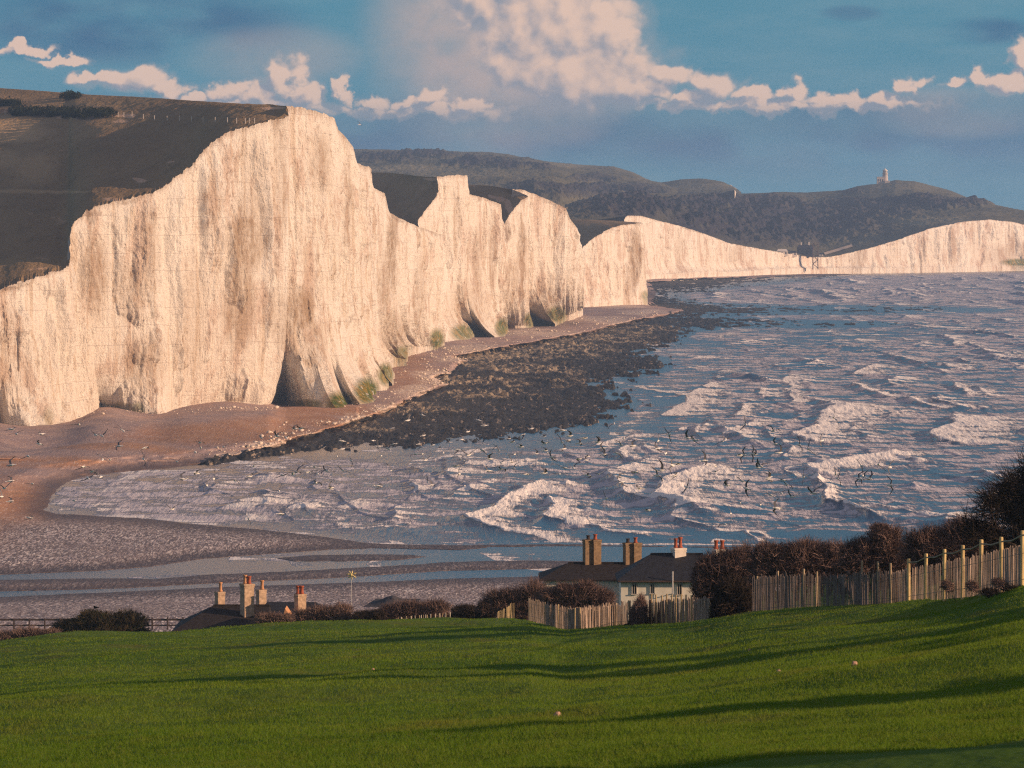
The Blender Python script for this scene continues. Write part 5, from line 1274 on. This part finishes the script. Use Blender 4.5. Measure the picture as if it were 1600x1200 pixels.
# ------------------------------------------------------------------ gulls
M_GB = simple('gull_white', (0.80, 0.78, 0.75), .06, 9); M_GW = simple('gull_wing_grey', (0.14, 0.14, 0.155), .15, 9); M_GK = simple('gull_wing_tip', (0.02, 0.02, 0.022), .1, 9)
def gull_mesh(dih, sweep, droop, seed):
    mb = MB()
    # body: spindle along +x (head at +x)
    prof = [(-.30, .012), (-.22, .05), (-.10, .085), (.04, .09), (.14, .065), (.19, .05), (.24, .05), (.28, .03), (.34, .006)]
    n = 8; vs = []; fs = []
    for x, r in prof:
        for i in range(n):
            a = 2 * math.pi * i / n; vs.append((x, r * math.cos(a), r * .95 * math.sin(a) + (.02 if x > .15 else 0)))
    for j in range(len(prof) - 1):
        for i in range(n): fs.append((j * n + i, j * n + (i + 1) % n, (j + 1) * n + (i + 1) % n, (j + 1) * n + i))
    fs += [tuple(range(n - 1, -1, -1)), tuple(range((len(prof) - 1) * n, len(prof) * n))]
    mb.add(vs, fs, 0)
    mb.add([(-.24, -.03, .01), (-.24, .03, .01), (-.42, .085, 0), (-.42, -.085, 0), (-.24, -.03, -.01), (-.24, .03, -.01), (-.42, .085, -.006), (-.42, -.085, -.006)], [(0, 1, 2, 3), (7, 6, 5, 4), (0, 3, 7, 4), (1, 5, 6, 2), (2, 6, 7, 3)], 0)
    for sd in (1, -1):
        st = [(.06, .05, .03, .19), (.10 + sweep * .3, .33, .03 + .28 * math.sin(dih), .17), (.03 - sweep * .2, .56, .03 + .28 * math.sin(dih) + .23 * math.sin(dih - droop), .12), (-.10 - sweep * .5, .74, .03 + .28 * math.sin(dih) + .42 * math.sin(dih - droop), .02)]
        for j in range(3):
            x0, y0, z0, c0 = st[j]; x1, y1, z1, c1 = st[j + 1]; th = .018
            q = [(x0 + c0 * .4, y0 * sd, z0 + th), (x1 + c1 * .4, y1 * sd, z1 + th * .6), (x1 - c1 * .6, y1 * sd, z1), (x0 - c0 * .6, y0 * sd, z0), (x0 + c0 * .4, y0 * sd, z0 - th * .5), (x1 + c1 * .4, y1 * sd, z1 - th * .5), (x1 - c1 * .6, y1 * sd, z1 - .008), (x0 - c0 * .6, y0 * sd, z0 - .008)]
            f = [(0, 1, 2, 3), (7, 6, 5, 4), (0, 4, 5, 1), (3, 2, 6, 7), (1, 5, 6, 2), (0, 3, 7, 4)]
            if sd < 0: f = [tuple(reversed(k)) for k in f]
            mb.add(q, f, 1 if j < 2 else 2)
    me = bpy.data.meshes.new('gull'); me.from_pydata(mb.v, [], mb.f); me.update(); me.polygons.foreach_set('material_index', mb.m)
    for m in (M_GB, M_GW, M_GK): me.materials.append(m)
    return me
GULLS = [gull_mesh(.35, .15, .35, 0), gull_mesh(.7, .25, .5, 1), gull_mesh(-.15, .2, .25, 2), gull_mesh(.15, .4, .3, 3), gull_mesh(.95, .1, .4, 4)]
def Z(x0, y0, k, lst): return [(x0 + x / k, y0 + y / k, s) for x, y, s in lst]
# (x, y, kind) kinds: w = pale, d = dark against the light, b = banked steeply
g_beach = Z(0, 620, 2.963, [(52,150,'w'),(76,172,'d'),(192,172,'w'),(182,218,'w'),(367,128,'d'),(443,176,'d'),(472,180,'d'),(562,152,'d'),(572,158,'d'),(130,275,'d'),(52,316,'w'),(551,228,'d'),(671,236,'w'),(926,212,'d'),(930,236,'d'),(905,256,'d'),(1036,232,'d'),(475,290,'d'),(510,292,'d'),(664,288,'b'),(388,324,'d'),(427,346,'w'),(48,390,'w'),(20,424,'d'),(8,462,'b'),(48,484,'w'),(150,402,'w'),(137,560,'w'),(1366,148,'w'),(1393,146,'w'),(1210,190,'d'),(1284,182,'d'),(1324,190,'d'),(820,300,'d')])
g_cove = Z(0, 620, 2.963, [(408,376,'d'),(466,372,'w'),(843,380,'w'),(862,378,'w'),(912,354,'w'),(990,380,'b'),(958,410,'b'),(1088,388,'d'),(1158,368,'w'),(1176,320,'d'),(343,480,'d'),(799,520,'d'),(1151,566,'b'),(1292,436,'d'),(1465,398,'d'),(1527,424,'w'),(1300,542,'w'),(1308,362,'d'),(1357,356,'d'),(1372,348,'d'),(1424,348,'d'),(1456,324,'d'),(1470,356,'d'),(1512,342,'d')])
g_reef = Z(460, 640, 2.963, [(590,24,'w'),(526,50,'w'),(850,48,'w'),(878,74,'w'),(598,120,'w'),(804,102,'w'),(1100,88,'w'),(720,134,'w'),(220,146,'w'),(367,144,'w'),(390,170,'w'),(222,182,'w'),(462,160,'w'),(578,160,'w'),(640,164,'w'),(716,152,'w'),(780,140,'w'),(858,146,'w'),(872,156,'d'),(990,134,'w'),(1008,150,'w'),(1054,118,'w'),(1240,96,'w'),(436,182,'w')])
g_surf = Z(460, 640, 2.963, [(198,216,'b'),(263,236,'b'),(402,214,'d'),(560,206,'d'),(594,206,'d'),(690,200,'d'),(608,234,'d'),(752,186,'w'),(768,228,'d'),(783,236,'b'),(808,210,'d'),(748,260,'d'),(764,298,'b'),(452,282,'w'),(150,284,'w'),(224,282,'d'),(104,298,'d'),(64,290,'d'),(102,340,'d'),(170,362,'w'),(390,354,'w'),(618,336,'d'),(634,350,'w'),(788,352,'d'),(533,526,'d'),(904,228,'w'),(916,190,'d'),(946,190,'d'),(868,186,'d'),(958,246,'w'),(1004,244,'w'),(1046,172,'d'),(1020,206,'d'),(900,284,'w'),(955,276,'d'),(1015,272,'d'),(1076,300,'w'),(1156,294,'w'),(1228,298,'d'),(1118,204,'w'),(1160,190,'w'),(1190,220,'b'),(1204,232,'w'),(1172,200,'d'),(1246,182,'w'),(1154,124,'w'),(1160,156,'w'),(1238,152,'d'),(1274,122,'w'),(1342,132,'w'),(1320,156,'w'),(1268,142,'w'),(1404,150,'w'),(1424,178,'w'),(1434,208,'w'),(1358,216,'w'),(1318,228,'w'),(1352,234,'w'),(1232,262,'d'),(1252,270,'d'),(1290,268,'d'),(1356,304,'w'),(1408,298,'d'),(1480,64,'b'),(1524,134,'d'),(1512,164,'d'),(1490,202,'d'),(1568,168,'w'),(1576,288,'w'),(1506,312,'d'),(1516,336,'w')])
g_right = Z(920, 640, 2.7586, [(346,108,'b'),(335,104,'d'),(300,134,'b'),(426,122,'d'),(455,130,'w'),(298,168,'w'),(332,188,'b'),(360,240,'b'),(380,234,'w'),(312,262,'w'),(200,268,'w'),(220,340,'w'),(498,220,'w'),(545,244,'d'),(546,266,'d'),(675,62,'b'),(796,90,'d'),(576,136,'d'),(590,128,'d'),(654,196,'w'),(672,196,'b'),(704,190,'b'),(716,194,'w'),(740,244,'d'),(730,250,'w'),(906,152,'b'),(944,168,'b'),(1004,134,'b'),(822,186,'w'),(804,148,'w'),(776,292,'w'),(778,302,'w'),(838,304,'w'),(660,308,'d'),(680,340,'w'),(596,326,'w'),(422,334,'b'),(784,368,'w'),(830,360,'d'),(876,376,'d'),(852,324,'d'),(926,290,'b'),(652,402,'b'),(740,410,'b'),(808,424,'w'),(822,426,'d'),(612,448,'b'),(586,494,'d'),(256,434,'w'),(968,360,'d'),(1054,34,'b'),(1174,242,'b'),(1248,236,'b'),(1298,248,'b'),(1064,278,'b'),(1070,296,'b'),(1166,298,'b'),(1180,284,'b'),(1190,292,'b'),(1206,298,'d'),(1298,326,'b'),(74,382,'b'),(370,284,'w'),(294,284,'d')])
def put_gulls(lst, where, dmin, dmax):
    for x, y, kd in lst:
        dd = RNG.uniform(dmin, dmax) * .72; p = P(x, y, dd)
        p[2] = max(p[2], 1.2)
        if p[2] <= 1.2: p = P(x, y, float(depth_at(y, 1.2)))
        o = bpy.data.objects.new('gull', GULLS[int(RNG.integers(0, 5))]); COL.objects.link(o); o.location = p
        hd = RNG.choice([0.0, math.pi]) + RNG.normal(0, .5)
        if kd == 'b': roll = RNG.choice([-1, 1]) * RNG.uniform(1.05, 1.5); hd = RNG.choice([math.pi / 2, -math.pi / 2]) + RNG.normal(0, .4)
        elif kd == 'd': roll = RNG.normal(0, .35); hd = RNG.choice([math.pi * .6, -math.pi * .4]) + RNG.normal(0, .4)
        else: roll = RNG.normal(0, .45)
        o.rotation_euler = (roll, RNG.normal(0, .12), hd); k = RNG.uniform(.95, 1.2); o.scale = (k, k, k)
        nm = {'b': 'gull banking steeply on upright wings', 'd': 'dark backed gull flying', 'w': 'pale gull gliding'}[kd]
        tag(o, f'{nm} {where}', 'gull', f'{nm} {where}')
put_gulls(g_beach, 'over the brown beach at the left', 640, 760); put_gulls(g_cove, 'over the foamy water of the cove', 620, 740)
put_gulls(g_reef, 'over the dark boulder reef', 720, 900); put_gulls(g_surf, 'over the surf in the middle', 640, 820); put_gulls(g_right, 'over the breakers on the right', 560, 700)
o = bpy.data.objects.new('gull', GULLS[1]); COL.objects.link(o); o.location = P(562, 195, 1000); o.rotation_euler = (.6, 0, .6); tag(o, 'lone white gull in the sky just right of the tallest cliff', 'gull')

# ------------------------------------------------------------------ haze
mb = MB(); mb.box((400, 3400, 62), (4400, 7600, 140)); hzo = mb.build('haze', None)
m, t = mat('haze_air'); vol = t.n('ShaderNodeVolumePrincipled'); vol.inputs['Density'].default_value = 0.00009; vol.inputs['Color'].default_value = (0.42, 0.64, 1.0, 1); vol.inputs['Anisotropy'].default_value = 0.0
out = t.n('ShaderNodeOutputMaterial'); t.t.links.new(vol.outputs[0], out.inputs['Volume'])
hzo.data.materials.clear(); hzo.data.materials.append(m); tag(hzo, 'thin sea haze in the air', 'haze', kind='stuff')
